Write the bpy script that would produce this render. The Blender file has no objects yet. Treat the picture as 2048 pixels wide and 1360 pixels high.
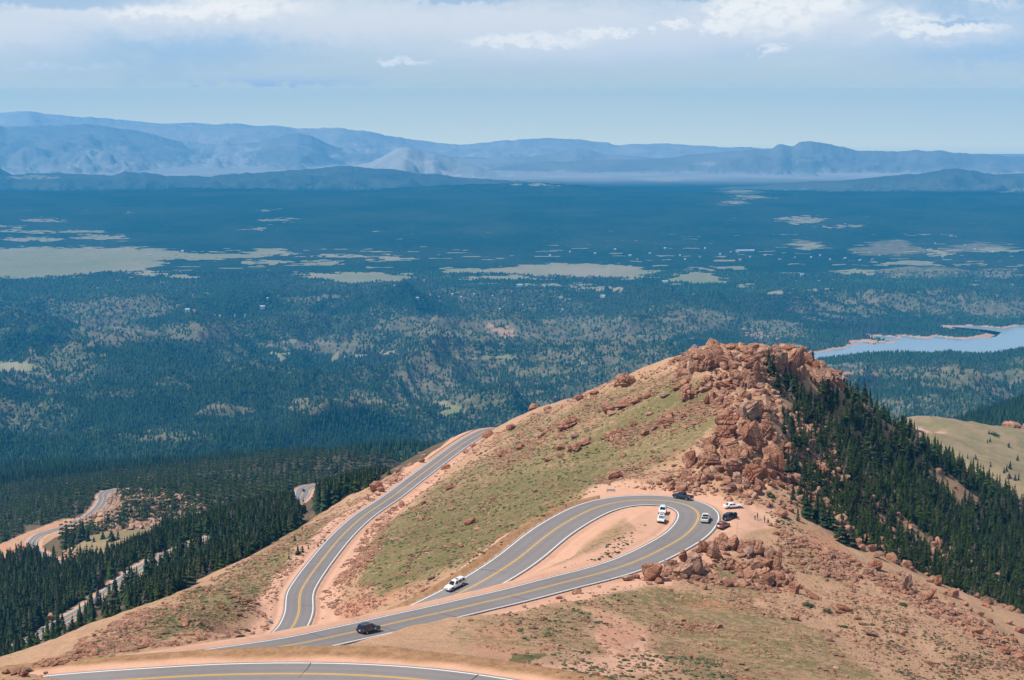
import bpy, bmesh, math, random
import numpy as np
from mathutils import Vector, Matrix

random.seed(7)
rng = np.random.default_rng(11)
SC = bpy.context.scene
COL = SC.collection
PI = math.pi

# ------------------------------------------------------------------ camera geometry
F = 3200.0                       # focal length in units of the 2048 px wide photograph
PITCH = math.atan(475.0 / F)
CP, SP = math.cos(PITCH), math.sin(PITCH)

def dep_of(v):                   # downward slope of the line of sight through row v
    b = (680.0 - v) / F
    return (SP - b * CP) / (b * SP + CP)
def az_of(u, v):
    b = (680.0 - v) / F
    return ((u - 1024.0) / F) / (b * SP + CP)
def project(x, y, z):
    yy = y * CP - z * SP
    return 1024 + F * x / yy, 680 - F * (y * SP + z * CP) / yy

# ------------------------------------------------------------------ noise
def _h(ix, iy, seed):
    n = (ix.astype(np.int64) * 374761393 + iy.astype(np.int64) * 668265263 + seed * 1274126177) & 0x7fffffff
    n = ((n ^ (n >> 13)) * 1274126177) & 0x7fffffff
    n = (n ^ (n >> 16)) & 0xffff
    return n / 65535.0
def vn(x, y, seed=0):
    ix, iy = np.floor(x), np.floor(y)
    fx, fy = x - ix, y - iy
    fx = fx * fx * fx * (fx * (fx * 6 - 15) + 10); fy = fy * fy * fy * (fy * (fy * 6 - 15) + 10)
    a, b = _h(ix, iy, seed), _h(ix + 1, iy, seed)
    c, d = _h(ix, iy + 1, seed), _h(ix + 1, iy + 1, seed)
    return (a + (b - a) * fx) * (1 - fy) + (c + (d - c) * fx) * fy
def fbm(x, y, seed=0, octv=4, gain=0.5):
    s, a, t = 0.0, 1.0, 0.0
    for o in range(octv):
        ca, sa = math.cos(0.7 * o), math.sin(0.7 * o)
        s = s + a * (vn(x * ca - y * sa, x * sa + y * ca, seed + 17 * o) * 2 - 1)
        t += a; a *= gain; x = x * 2.03; y = y * 2.03
    return s / t
def ridged(x, y, seed=0, octv=4):
    s, a, t = 0.0, 1.0, 0.0
    for o in range(octv):
        ca, sa = math.cos(0.9 * o), math.sin(0.9 * o)
        s = s + a * (1 - np.abs(vn(x * ca - y * sa, x * sa + y * ca, seed + 31 * o) * 2 - 1))
        t += a; a *= 0.5; x = x * 2.1; y = y * 2.1
    return s / t
def sstep(a, b, x):
    t = np.clip((x - a) / (b - a), 0, 1)
    return t * t * (3 - 2 * t)

# ------------------------------------------------------------------ the mountain road: (u, v, height, half width)
ROAD = [(1290, 1440, -69, 4.2), (1150, 1412, -71, 4.2), (1030, 1388, -72, 4.2), (900, 1367, -73, 4.2), (800, 1356, -73.6, 4.2),
        (700, 1350, -74.3, 4.2), (600, 1348, -75, 4.2), (410, 1351, -76, 4.2), (272, 1359.5, -77, 4.2), (130, 1369, -78, 4.2),
        (0, 1383, -79, 4.2), (-120, 1402, -80, 4.4), (-210, 1415, -81.5, 4.6), (-225, 1398, -84, 4.6), (-120, 1388, -86, 4.5),
        (0, 1376, -87, 4.5), (140, 1356, -88.4, 4.4), (319, 1330, -90.2, 4.3), (469, 1308, -92, 4.3), (600, 1288, -94, 4.4),
        (660, 1275, -95, 4.5), (710, 1264, -95.9, 4.5), (757, 1254, -96.7, 4.5), (806, 1242, -97.4, 4.5), (880, 1226, -98.4, 4.5),
        (960, 1207, -99.5, 4.5), (1017, 1194, -100.2, 4.5), (1134, 1163.5, -101.8, 4.6), (1200, 1147, -102.5, 4.7),
        (1263.5, 1126.6, -103.2, 4.8), (1327, 1097, -103.7, 4.9), (1372.7, 1069.5, -104, 5.0), (1395.5, 1041.6, -104.3, 5.1),
        (1398, 1027, -104.4, 5.1), (1385, 1014.5, -104.5, 5.1), (1352, 1003.5, -104.6, 5.1), (1301.6, 999.7, -104.7, 5.1),
        (1250.8, 1001.5, -104.9, 5.1), (1200, 1012, -105.2, 5.2), (1150, 1035, -105.6, 5.2), (1100, 1066, -106.2, 5.2),
        (1029.5, 1122.4, -107.4, 5.2), (959, 1166.5, -108.8, 5.0), (916.5, 1188, -109.8, 4.8), (860, 1214, -111.2, 4.6),
        (800, 1238, -112.8, 4.4), (721, 1264, -115, 4.2), (650, 1286, -118, 4.0), (595, 1299, -121, 3.9), (556, 1298, -124, 3.8),
        (560, 1278, -127, 3.7), (581, 1260, -129, 3.6), (597, 1228, -131.5, 3.6), (600.6, 1186, -135, 3.6),
        (616.5, 1157.7, -137.5, 3.6), (648, 1115, -141, 3.6), (687, 1069, -145, 3.6), (729.5, 1030.6, -148.5, 3.6),
        (782, 995.3, -152, 3.6), (828, 960, -155.5, 3.6), (870.6, 928, -159, 3.6), (923.6, 889, -163.5, 3.7),
        (955, 870, -166, 3.7), (978, 860, -168, 3.7), (1005, 857, -170.5, 3.7), (1040, 860, -173, 3.7), (1080, 872, -176, 3.7)]
ROAD_E = [(-130, 1390, -226, 3.2), (-60, 1347, -224, 3.2), (0, 1317, -222, 3.2), (60, 1282, -219.5, 3.2), (116, 1247, -217, 3.2),
          (183.5, 1209, -214, 3.2), (234, 1169, -211, 3.2), (281, 1135, -208, 3.2), (335, 1108, -205, 3.2), (390, 1086, -202, 3.2),
          (450, 1066, -199, 3.2), (520, 1048, -197, 3.2)]
ROAD_F = [(190, 1140, -258, 2.7), (130, 1128, -262, 2.7), (88, 1112, -267, 2.7), (66, 1097, -271, 2.7), (64, 1084, -274, 2.8), (78, 1070, -276, 2.8), (108, 1060, -279, 2.8), (150, 1046, -286, 2.8),
          (190, 1022, -297, 3.4), (206, 1000, -305, 3.6), (207, 988, -309, 3.8), (222, 981, -311, 3.8), (250, 979, -311, 3.6), (300, 984, -306, 3.4),
          (345, 992, -300, 3.4), (400, 1008, -293, 3.4)]
ROAD_G = [(560, 1020, -246, 3.6), (590, 1004, -249, 3.8), (604, 990, -252, 4.2), (607, 979, -255, 4.6), (625, 972, -258, 4.4), (660, 970, -259, 4), (700, 967, -260, 4), (750, 957, -262, 4)]

def catmull(pts, step=1.2):
    P = np.array(pts, float)
    P = np.vstack([2 * P[0] - P[1], P, 2 * P[-1] - P[-2]])
    out = []
    for i in range(1, len(P) - 2):
        p0, p1, p2, p3 = P[i - 1], P[i], P[i + 1], P[i + 2]
        d = lambda a, b: max(np.linalg.norm(a[:3] - b[:3]) ** 0.5, 1e-3)
        t0 = 0; t1 = t0 + d(p0, p1); t2 = t1 + d(p1, p2); t3 = t2 + d(p2, p3)
        t = np.linspace(t1, t2, 40, endpoint=False)[:, None]
        A1 = (t1 - t) / (t1 - t0) * p0 + (t - t0) / (t1 - t0) * p1
        A2 = (t2 - t) / (t2 - t1) * p1 + (t - t1) / (t2 - t1) * p2
        A3 = (t3 - t) / (t3 - t2) * p2 + (t - t2) / (t3 - t2) * p3
        B1 = (t2 - t) / (t2 - t0) * A1 + (t - t0) / (t2 - t0) * A2
        B2 = (t3 - t) / (t3 - t1) * A2 + (t - t1) / (t3 - t1) * A3
        out.append((t2 - t) / (t2 - t1) * B1 + (t - t1) / (t2 - t1) * B2)
    out = np.vstack(out)
    s = np.concatenate([[0], np.cumsum(np.linalg.norm(np.diff(out[:, :3], axis=0), axis=1))])
    n = int(s[-1] / step)
    q = np.linspace(0, s[-1], n)
    return np.stack([np.interp(q, s, out[:, k]) for k in range(out.shape[1])], 1)

def smooth_line(L, it=6):
    L = L.copy()
    for _ in range(it):
        L[1:-1] = 0.25 * L[:-2] + 0.5 * L[1:-1] + 0.25 * L[2:]
    return L
def road_world(R):
    w = []
    for (u, v, z, hw) in R:
        Y = -z / dep_of(v)
        w.append((az_of(u, v) * Y, Y, z, hw))
    return smooth_line(catmull(w), 20)
LINES = [road_world(R) for R in (ROAD, ROAD_E, ROAD_F, ROAD_G)]

# ------------------------------------------------------------------ relief: control points (u, v, distance) seen along the line of sight
CT = []
def squeeze(Y): return Y if Y <= 3000 else 3000 * (Y / 3000) ** .70     # far country pulled nearer than estimated, so the haze veils it less
def C_(u, v, Y):
    Y = squeeze(Y); CT.append((az_of(u, v), math.log(Y), dep_of(v)))
def H_(u, dep, Y): CT.append(((u - 1024) / F, math.log(Y), dep))
for L in LINES:
    k = 10 if L is LINES[0] else 14
    for p in L[::k]:
        CT.append((p[0] / p[1], math.log(p[1]), -p[2] / p[1]))
near = [
 # summit, rock spine, turnout
 (1430, 735, 540), (1400, 745, 535), (1380, 722, 570), (1500, 745, 535), (1560, 742, 560), (1600, 745, 570), (1640, 770, 570), (1560, 800, 520),
 (1500, 800, 492), (1450, 800, 500), (1560, 850, 482), (1500, 850, 468), (1450, 880, 455), (1500, 910, 443), (1400, 930, 441), (1450, 945, 430),
 (1450, 985, 419), (1540, 960, 428), (1560, 1000, 416), (1620, 1040, 410), (1480, 1015, 405), (1480, 1040, 394), (1540, 1045, 396), (1440, 1068, 383),
 (1500, 1075, 384), (1600, 1085, 385),
 # grass slope between the two legs
 (1300, 960, 432), (1200, 970, 436), (1300, 900, 478), (1200, 900, 500), (1200, 820, 560), (1300, 830, 520), (1300, 770, 580), (1370, 800, 520), (1370, 850, 485), (1100, 900, 530),
 (1100, 960, 470), (1000, 950, 535), (900, 1000, 515), (1000, 1030, 455), (800, 1080, 462), (900, 1090, 428), (750, 1170, 400), (850, 1150, 385), (700, 1200, 390), (690, 1130, 430),
 (950, 900, 640), (1050, 870, 650), (1050, 838, 750), (1100, 815, 735), (1150, 797, 705), (1200, 775, 675), (1250, 757, 655), (1300, 737, 632), (1350, 715, 610), (1385, 712, 590),
 # slope left of the road
 (540, 1200, 400), (500, 1180, 405), (480, 1240, 355), (400, 1260, 340), (300, 1250, 335), (400, 1200, 395), (300, 1290, 300), (200, 1300, 300), (200, 1270, 335), (100, 1322, 310),
 (300, 1218, 375), (400, 1170, 440), (500, 1120, 500), (560, 1090, 530), (620, 1090, 500), (650, 1045, 560), (700, 1010, 605), (750, 965, 650), (800, 935, 700), (850, 906, 745), (900, 880, 790),
 (0, 1345, 420), (100, 1290, 480), (200, 1240, 510), (300, 1190, 540), (400, 1150, 560), (500, 1100, 590), (580, 1065, 640), (450, 1120, 620), (350, 1140, 640), (200, 1225, 600), (100, 1275, 580), (0, 1330, 560),
 (620, 1035, 720), (560, 1050, 730), (500, 1060, 740), (650, 1010, 800), (520, 1030, 860), (700, 985, 860),
 # knoll and meadow far left
 (330, 1092, 780), (250, 1120, 820), (150, 1170, 790), (50, 1200, 790), (270, 1088, 900), (330, 1070, 930), (200, 1110, 890), (230, 1060, 960), (300, 1050, 980), (170, 1075, 930), (120, 1110, 900), (20, 1140, 880),
 (250, 1020, 1040), (230, 1030, 1020), (270, 1000, 1070), (300, 1010, 1040), (350, 1030, 1020), (190, 1045, 1010), (400, 1040, 980), (450, 1045, 900),
 (100, 1035, 1150), (0, 1080, 1130), (100, 1000, 1400), (0, 1030, 1400), (300, 960, 1500), (450, 980, 1300), (550, 960, 1350), (0, 960, 1900), (150, 955, 1900),
 (0, 938, 2350), (150, 940, 2350), (300, 940, 2250), (450, 936, 2200), (600, 925, 2100), (700, 916, 2000), (800, 902, 1950), (880, 892, 1900), (300, 946, 1900), (600, 945, 1600), (800, 925, 1500),
 # bare slope below the turnout
 (1100, 1310, 236), (1100, 1280, 260), (1100, 1240, 284), (1100, 1205, 304), (1200, 1330, 232), (1200, 1250, 282), (1250, 1180, 322), (1400, 1350, 240), (1400, 1280, 280), (1400, 1210, 322), (1300, 1165, 336),
 (1400, 1150, 350), (1450, 1110, 368), (1350, 1120, 360), (1540, 1115, 368), (1500, 1170, 346), (1600, 1200, 335), (1600, 1130, 370), (1600, 1280, 292), (1600, 1350, 262), (1700, 1300, 292), (1700, 1200, 345), (1850, 1350, 288),
 (1850, 1250, 330), (1960, 1300, 325), (2048, 1360, 300), (1000, 1275, 256), (900, 1292, 246), (1000, 1300, 235), (1000, 1250, 270), (900, 1275, 256), (820, 1288, 250), (760, 1296, 240),
 (1700, 1112, 390), (1760, 1135, 384), (1850, 1170, 374), (1950, 1225, 360), (2048, 1285, 345), (2150, 1350, 335),
 # forested slope to the right
 (1850, 1150, 450), (1950, 1190, 460), (2048, 1255, 465), (1750, 1065, 465), (1900, 1060, 560), (2048, 1110, 600), (1650, 1010, 450), (1600, 920, 480), (1700, 920, 540), (1660, 830, 565), (1720, 850, 590), (1800, 940, 610),
 (1700, 790, 600), (1750, 825, 620), (1800, 865, 640), (1850, 905, 660), (1900, 938, 680), (1960, 980, 700), (2048, 1035, 715), (2150, 1110, 740), (1680, 765, 590), (1710, 778, 600),
 # meadow shoulder
 (1800, 862, 1230), (1850, 862, 1240), (1800, 838, 1370), (1850, 840, 1390), (1900, 852, 1400), (1980, 858, 1430), (2048, 866, 1450), (1900, 880, 1250), (2048, 900, 1280), (2048, 960, 1060), (1950, 940, 1080), (1900, 915, 1100), (2150, 1000, 1050), (2200, 880, 1400),
 # berm beyond the lowest bend and the mound at the bottom left
 (560, 1295, 212), (420, 1301, 211), (300, 1309, 211), (200, 1318, 211), (100, 1329, 212), (720, 1290, 213), (800, 1296, 214), (0, 1340, 215), (0, 1338, 185), (50, 1343, 186), (110, 1354, 188), (170, 1364, 190), (260, 1380, 190), (0, 1400, 160),
]
for p in near: C_(*p)
for (u, d, Y) in [(1100, .235, 850), (1000, .26, 950), (1200, .24, 780), (1300, .22, 730), (1430, .215, 680), (1600, .215, 680), (1700, .24, 720), (1800, .26, 800), (1900, .262, 840), (2048, .275, 860), (1100, .33, 1200), (1300, .33, 1200), (1500, .32, 1100), (1700, .29, 1050),
                  (900, .27, 1150), (1000, .36, 1600), (1300, .36, 1700), (1600, .33, 1700), (1850, .25, 1700), (2048, .235, 1750), (950, .29, 2300), (1100, .30, 2500), (1500, .29, 2500), (800, .26, 2500), (500, .26, 2700), (200, .26, 2800), (0, .26, 2800), (1800, .27, 2700),
                  (-300, .28, 2400), (-300, .3, 1200), (-300, .36, 700), (-200, .40, 430), (2300, .28, 1100), (2300, .24, 1700), (2400, .33, 600),
                  (200, .385, 228), (400, .375, 232), (600, .368, 238), (750, .362, 236), (0, .385, 245),
                  (0, .38, 300), (150, .372, 260)]:
    H_(u, d, Y)
C_(2048, 808, 2150); C_(1980, 828, 2200); C_(1900, 852, 2300); C_(1860, 862, 2350); C_(2200, 770, 2100); C_(2048, 845, 1900)
for uu in range(-500, 2700, 400):
    H_(uu, 0.62, 45); H_(uu, 0.50, 75); H_(uu, 0.44, 125)
for uu in (-300, 0, 400, 800, 1200, 1600, 2048, 2400):
    H_(uu, 0.395, 172 if uu < 1500 else 200)
for uu in (-500, -150, 150, 450, 750, 1050, 1350, 1650, 1950, 2250, 2550):
    for (v, Y) in [(915, 3050), (880, 3400), (840, 3800), (800, 4300), (765, 4850), (730, 5500), (700, 6150), (672, 6750), (640, 7400), (600, 8300), (560, 9300), (520, 10500), (480, 12000), (450, 13300), (420, 15000), (400, 16500), (385, 18300)]:
        C_(uu, v, Y)
    C_(uu, 383, 21000); C_(uu, 366, 25500); C_(uu, 345, 32000); C_(uu, 318, 42000); C_(uu, 312, 52000)
CT = np.array(CT)
# merge near-duplicates
key = np.round(CT[:, :2] / 0.004).astype(int)
_, idx = np.unique(key, axis=0, return_index=True)
CT = CT[np.sort(idx)]
A0, A1_, NA = -0.46, 0.46, 840
L0, L1_ = math.log(55.0), math.log(24200.0)
CC = 0.012
def _phi(r2): return np.sqrt(r2 + CC * CC)
N = len(CT)
K = _phi(((CT[:, None, :2] - CT[None, :, :2]) ** 2).sum(-1)) - np.eye(N) * 0.0015
M = np.block([[K, np.ones((N, 1))], [np.ones((1, N)), np.zeros((1, 1))]])
W = np.linalg.solve(M, np.concatenate([CT[:, 2], [0]]))
ga = np.arange(A0 - 0.02, A1_ + 0.03, 0.004)
gl = np.arange(L0 - 0.02, L1_ + 0.03, 0.008)
GA, GL = np.meshgrid(ga, gl)
DG = np.zeros_like(GA)
for r in range(0, len(gl), 40):
    s = slice(r, r + 40)
    r2 = (GA[s][..., None] - CT[:, 0]) ** 2 + (GL[s][..., None] - CT[:, 1]) ** 2
    DG[s] = _phi(r2) @ W[:-1] + W[-1]
def cub(G, fi, fj):
    i = np.clip(np.floor(fi).astype(int), 1, G.shape[0] - 3); j = np.clip(np.floor(fj).astype(int), 1, G.shape[1] - 3)
    s, t = fi - i, fj - j
    def w(t): return [-0.5*t+t*t-0.5*t**3, 1-2.5*t*t+1.5*t**3, 0.5*t+2*t*t-1.5*t**3, -0.5*t*t+0.5*t**3]
    ws, wt = w(s), w(t)
    o = 0
    for a in range(4):
        for b in range(4):
            o = o + ws[a] * wt[b] * G[i + a - 1, j + b - 1]
    return o
def dep_rbf(a, l):
    return cub(DG, (l - gl[0]) / 0.008, (a - ga[0]) / 0.004)

# far skylines, each its own range at its own distance: (distance, half depth in ln, points)
RANGES = [
 (19500, .10, .022, 1.0, [(-500, 385), (0, 384), (250, 380), (500, 376), (650, 384), (760, 379), (830, 372), (950, 368), (1060, 364), (1150, 369), (1300, 382), (1450, 392), (1600, 392), (2600, 396)]),
 (24500, .13, .030, 1.0, [(-500, 352), (-20, 352), (12, 334), (40, 349), (130, 344), (240, 351), (262, 342), (290, 347), (302, 344), (340, 353), (430, 351), (520, 344), (600, 339), (690, 332), (780, 338), (900, 352), (1050, 364), (1200, 372), (1500, 384), (2600, 390)]),
 (22500, .11, .028, 1.0, [(-500, 400), (1300, 392), (1480, 372), (1640, 362), (1760, 352), (1830, 347), (1868, 339), (1895, 336), (1925, 340), (1970, 349), (2048, 344), (2300, 338), (2600, 345)]),
 (29500, .12, .034, 1.2, [(-500, 380), (600, 352), (700, 331), (745, 326), (780, 306), (800, 296), (818, 293), (835, 299), (852, 308), (870, 307), (905, 318), (950, 330), (1000, 347), (1080, 352), (1300, 356), (2600, 380)]),
 (36500, .14, .030, 1.0, [(-500, 380), (900, 352), (1010, 332), (1080, 324), (1150, 321), (1300, 318), (1400, 307), (1480, 298), (1535, 296), (1552, 289), (1575, 293), (1590, 285), (1615, 283), (1645, 288), (1665, 292), (1680, 293), (1700, 299), (1800, 303), (1820, 299), (1845, 301), (1900, 306), (2048, 313), (2300, 322), (2600, 330)]),
 (44000, .10, .020, 1.0, [(-500, 340), (700, 330), (900, 318), (1060, 312), (1100, 306), (1150, 294), (1175, 298), (1210, 308), (1300, 314), (2600, 330)]),
 (52000, .16, .024, 1.0, [(-500, 235), (-100, 238), (0, 245), (32, 257), (60, 251), (130, 249), (190, 247), (228, 250), (300, 264), (350, 278), (400, 290), (470, 291), (520, 284), (570, 272), (603, 265), (630, 272), (660, 287), (700, 300), (780, 306), (1000, 318), (2600, 330)]),
 (63000, .12, .018, 1.0, [(-500, 230), (0, 252), (400, 252), (470, 247), (520, 250), (600, 256), (680, 254), (740, 263), (830, 280), (930, 289), (1010, 280), (1090, 275), (1150, 279), (1230, 288), (1330, 287), (1400, 292), (1550, 296), (2048, 312), (2600, 320)]),
 (80000, .12, .016, 1.0, [(-500, 215), (0, 226), (80, 221), (130, 230), (250, 238), (330, 246), (400, 245), (480, 252), (560, 250), (620, 259), (700, 268), (800, 284), (900, 292), (1100, 300), (1300, 304), (2600, 325)]),
]

# lake outline on its water level
WATER = -772.0
def on_plane(u, v, z):
    Y = -z / dep_of(v)
    return (az_of(u, v) * Y, Y)
LAKE_PIX = [(1590, 716), (1612, 708), (1640, 704), (1662, 700), (1690, 694), (1705, 690), (1722, 687), (1702, 686), (1712, 682), (1740, 682), (1790, 687), (1800, 684), (1752, 677), (1738, 670), (1770, 672), (1805, 676), (1803, 671), (1830, 674), (1860, 677), (1880, 672), (1905, 677), (1935, 679), (1960, 676), (1978, 668), (1955, 664), (1900, 659), (1882, 655),
            (1935, 653), (1975, 653), (2010, 657), (2040, 652), (2120, 650), (2300, 655), (2500, 668), (2500, 700), (2300, 720), (2048, 735), (1850, 748), (1680, 740), (1600, 728)]
INLET_PIX = [(1120, 712), (1140, 709), (1180, 709), (1220, 708), (1238, 706), (1270, 708), (1285, 706), (1300, 708), (1310, 712), (1290, 713.5), (1180, 713.5)]
LAKE = np.array([on_plane(u, v, WATER) for u, v in LAKE_PIX]); INLET = np.array([on_plane(u, v, WATER) for u, v in INLET_PIX])
def poly_sd(px, py, P):
    """signed distance to a polygon, negative inside"""
    d = np.full(px.shape, 1e18); ins = np.zeros(px.shape, bool)
    n = len(P)
    for i in range(n):
        x1, y1 = P[i]; x2, y2 = P[(i + 1) % n]
        ex, ey = x2 - x1, y2 - y1
        t = np.clip(((px - x1) * ex + (py - y1) * ey) / (ex * ex + ey * ey + 1e-12), 0, 1)
        d = np.minimum(d, (px - x1 - t * ex) ** 2 + (py - y1 - t * ey) ** 2)
        c = ((y1 > py) != (y2 > py)) & (px < (x2 - x1) * (py - y1) / (y2 - y1 + 1e-12) + x1)
        ins ^= c
    d = np.sqrt(d)
    return np.where(ins, -d, d)

def road_dist(x, y, L, reach=40):
    """distance to the centreline, its height, half width, side and station"""
    D = np.full(x.shape, 1e9); Z = np.zeros(x.shape); HW = np.zeros(x.shape); SD = np.zeros(x.shape); ST = np.zeros(x.shape)
    m = (x > L[:, 0].min() - reach) & (x < L[:, 0].max() + reach) & (y > L[:, 1].min() - reach) & (y < L[:, 1].max() + reach)
    xi, yi = x[m], y[m]
    S = L[::3]
    T = np.gradient(S[:, :2], axis=0); T /= np.linalg.norm(T, axis=1)[:, None] + 1e-9
    step = np.linalg.norm(np.diff(S[:, :2], axis=0), axis=1).mean()
    d = np.full(xi.shape, 1e9); k = np.zeros(xi.shape, int)
    for i in range(len(S)):
        q = (xi - S[i, 0]) ** 2 + (yi - S[i, 1]) ** 2
        b = q < d
        d[b] = q[b]; k[b] = i
    dx, dy = xi - S[k, 0], yi - S[k, 1]
    al = dx * T[k, 0] + dy * T[k, 1]; ac = -dx * T[k, 1] + dy * T[k, 0]
    kk = np.clip(k + al / step, 0, len(S) - 1)
    Z[m] = np.interp(kk, np.arange(len(S)), S[:, 2]); HW[m] = np.interp(kk, np.arange(len(S)), S[:, 3])
    D[m] = np.where(np.abs(al) > 1.5 * step, np.sqrt(d), np.abs(ac)); SD[m] = ac; ST[m] = kk * 3
    return D, Z, HW, SD, ST

# ------------------------------------------------------------------ sheets of ground: near (roads) and far (valley and ranges), sharing their seam
LS = math.log(1700.0)
NR1, NR2 = 1150, 900
la = np.concatenate([np.linspace(L0, LS, NR1, endpoint=False), np.linspace(LS, L1_, NR2)])
aa = np.linspace(A0, A1_, NA)
AA, LL = np.meshgrid(aa, la)
YY = np.exp(LL); XX = AA * YY
DEP = dep_rbf(AA, LL)
ZZ = -DEP * YY
# far ranges
far = YY > 15000
WIN = np.full(YY.shape, -1)
for k, (R, w, amp, pw, pts) in enumerate(RANGES):
    R = squeeze(R) if k < 4 else (16300, 17300, 18300, 19600, 21000)[k - 4]; w = w * (.75 if k < 4 else .45); amp = amp * (1 if k < 4 else .95)  # outer ranges set nearer still, for lighter haze over them
    pu = np.array([p[0] for p in pts], float); pv = np.array([dep_of(p[1]) for p in pts]); pa = (pu - 1024) / F / CP
    rows = np.where((la > math.log(R) - 3.2 * w) & (la < math.log(R) + 3.2 * w))[0]
    a, l = AA[rows], LL[rows]
    offs = np.clip(1 - 2.6 * np.abs(l - math.log(R)) / w, 0, 1)
    sky = np.interp(a, pa, pv) - offs * 0.0011 * fbm(a * 90, a * 0 + k, 50 + k, 5) - offs * 0.0004 * fbm(a * 500, a * 0 + k, 70 + k, 3)
    off = l - math.log(R) - 0.25 * w * fbm(a * 9, l * 3 + 3 * k, 90 + k, 1)
    n = fbm(a * 60, l * 110, 20 + k, 5)
    t = np.abs(off) / w
    dk = sky + .8 * amp * (t ** pw) * (0.8 + (.5 if k < 4 else .38) * n * np.clip(t * 3, 0, 1)) + (.0018 if k < 4 else .0006) * n * np.clip(t * 3, 0, 1)
    WIN[rows] = np.where(-dk * YY[rows] > ZZ[rows], k, WIN[rows])
    ZZ[rows] = np.maximum(ZZ[rows], -dk * YY[rows])
# rolling hills of the valley
hm = sstep(2300, 3300, YY) * (1 - .9 * sstep(5753, 6374, YY)) * (1 - sstep(7213, 8376, YY))
s = YY > 2200
hill = np.zeros_like(YY)
wx = XX[s] + 170 * fbm(XX[s] / 950, YY[s] / 950, 5, 3); wy = YY[s] + 170 * fbm(XX[s] / 950 + 9, YY[s] / 950, 6, 3)
hill[s] = (ridged(wx / 620, wy / 560, 8, 5) - 0.62) * 300 + fbm(wx / 1500, wy / 1200, 12, 3) * 40
flatz = 1 - 0.75 * sstep(6272, 6500, YY) * (1 - sstep(7700, 8100, YY)) * (AA < 0.06)
hm *= 1 - sstep(.10, .15, AA) * sstep(3950, 4250, YY) * (1 - sstep(5500, 5900, YY))
ZZ = ZZ + hill * hm * np.where(s, flatz, 0)
# low ridge in front of the lake, and the lake itself
hr = np.exp(-((YY - 4480 - 60 * fbm(AA * 20, AA * 0, 3, 2)) / 160) ** 2) * sstep(.165, .20, AA)
topd = dep_of(np.interp(AA, (np.array([1560, 1640, 1690, 1740, 1800, 1860, 1900, 1940, 1990, 2048, 2300]) - 1024) / F / CP, [790, 724, 717, 707, 701, 704, 698, 703, 702, 694, 690]))
ZZ = np.where(hr > 0.01, ZZ * (1 - hr) + hr * (-topd * 4480 - 6), ZZ)
w = (YY > 4200) & (YY < 6600) & (AA > -0.1)
lx, ly = XX[w] + 16 * fbm(XX[w] / 80, YY[w] / 80, 2, 3), YY[w] + 22 * fbm(XX[w] / 80, YY[w] / 80, 4, 3)
SHORE = np.full(YY.shape, 1e6)
sd = np.minimum(poly_sd(lx, ly, LAKE), poly_sd(lx, ly, INLET))
SHORE[w] = sd
zl = ZZ[w]
blend = 1 - sstep(0, 330, sd)
shore_z = WATER + np.where(sd > 0, 1.0 + sd * 0.10, sd * 0.2 - 1.0)
# keep the near ridge standing
keep = hr[w] > 0.25
zn = np.where(sd < 0, np.maximum(shore_z, WATER - 12), shore_z * blend + zl * (1 - blend))
zn = np.where(sd > 0, np.maximum(zn, WATER + 1.0), zn)
ZZ[w] = np.where(keep, np.maximum(zl, WATER + 4), zn)
# near relief detail and road beds
nm = YY < 2600
x_, y_ = XX[nm], YY[nm]
det = 1.9 * fbm(x_ / 34, y_ / 34, 1, 4) + 0.45 * fbm(x_ / 6, y_ / 6, 3, 3)
ut, vt = project(x_, y_, ZZ[nm])
spine = 1 - sstep(-14, 10, poly_sd(ut, vt, np.array([(1370, 730), (1400, 700), (1500, 700), (1600, 705), (1650, 750), (1610, 775), (1540, 760), (1545, 850), (1565, 900), (1590, 960), (1540, 975), (1450, 975), (1390, 945), (1400, 890), (1450, 840), (1465, 800), (1440, 770), (1390, 765)], float)))
spine *= (y_ > 405) & (y_ < 660)
det = det + spine * ((ridged(x_ / 15, y_ / 19, 66, 4) - .55) * 11 + 1.2 * fbm(x_ / 3, y_ / 3, 67, 2))
det *= np.clip(1.0 + (y_ - 900) / 500, 1, 5) * (.25 + .75 * sstep(232, 300, y_))
GR = np.zeros(YY.shape); BR = np.zeros(YY.shape); RD = np.full(YY.shape, 1e9)
wsum = np.ones(x_.shape); z_ = ZZ[nm]
gr_, br_, rd_ = np.zeros(x_.shape), np.zeros(x_.shape), np.full(x_.shape, 1e9)
info = []
for q, L in enumerate(LINES):
    info.append(road_dist(x_, y_, L))
nearest = np.argmin(np.stack([i[0] for i in info]), 0)
z0 = z_ + det
for q, L in enumerate(LINES):
    D, Z, HW, SD, ST = info[q]
    sel = (nearest == q) & (D < 60)
    sh = HW + 2.6
    if q == 0:   # verge on the far side of the lowest bend is wide
        sh = sh + 4.0 * ((SD < 0) & (ST < 260))
    bl = 9.0 + 5 * (Z < z0)
    if q == 0: bl = np.where((SD < 0) & (ST < 260), 4.0, bl)
    t = sstep(0, 1, (D - sh) / bl)
    zz = Z - 0.10 + 0.05 * fbm(x_ / 3, y_ / 3, 4, 2) * (D > HW + 0.7)
    # lateral smooth ditch and bank
    zz = zz - 0.35 * np.exp(-((D - HW - 2.0) / 0.8) ** 2)
    z_ = np.where(sel, zz * (1 - t) + z0 * t, z_ if q else z0)
    wob = 2.2 * fbm(x_ / 14, y_ / 14, 9, 3)
    g = 1 - sstep(HW + (6.0 if q == 0 else 2.2), HW + (9.5 if q == 0 else 4.0), D + wob * (1 if q == 0 else .4))
    if q == 0:
        sel2 = sel & (SD < 0) & (ST < 260)
        g = np.where(sel2, 1 - sstep(HW + 9, HW + 12, D + wob), g)
    gr_ = np.where(sel, np.maximum(gr_, g), gr_)
    rd_ = np.where(sel, D - HW, rd_)
INFO0 = info[0]
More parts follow.
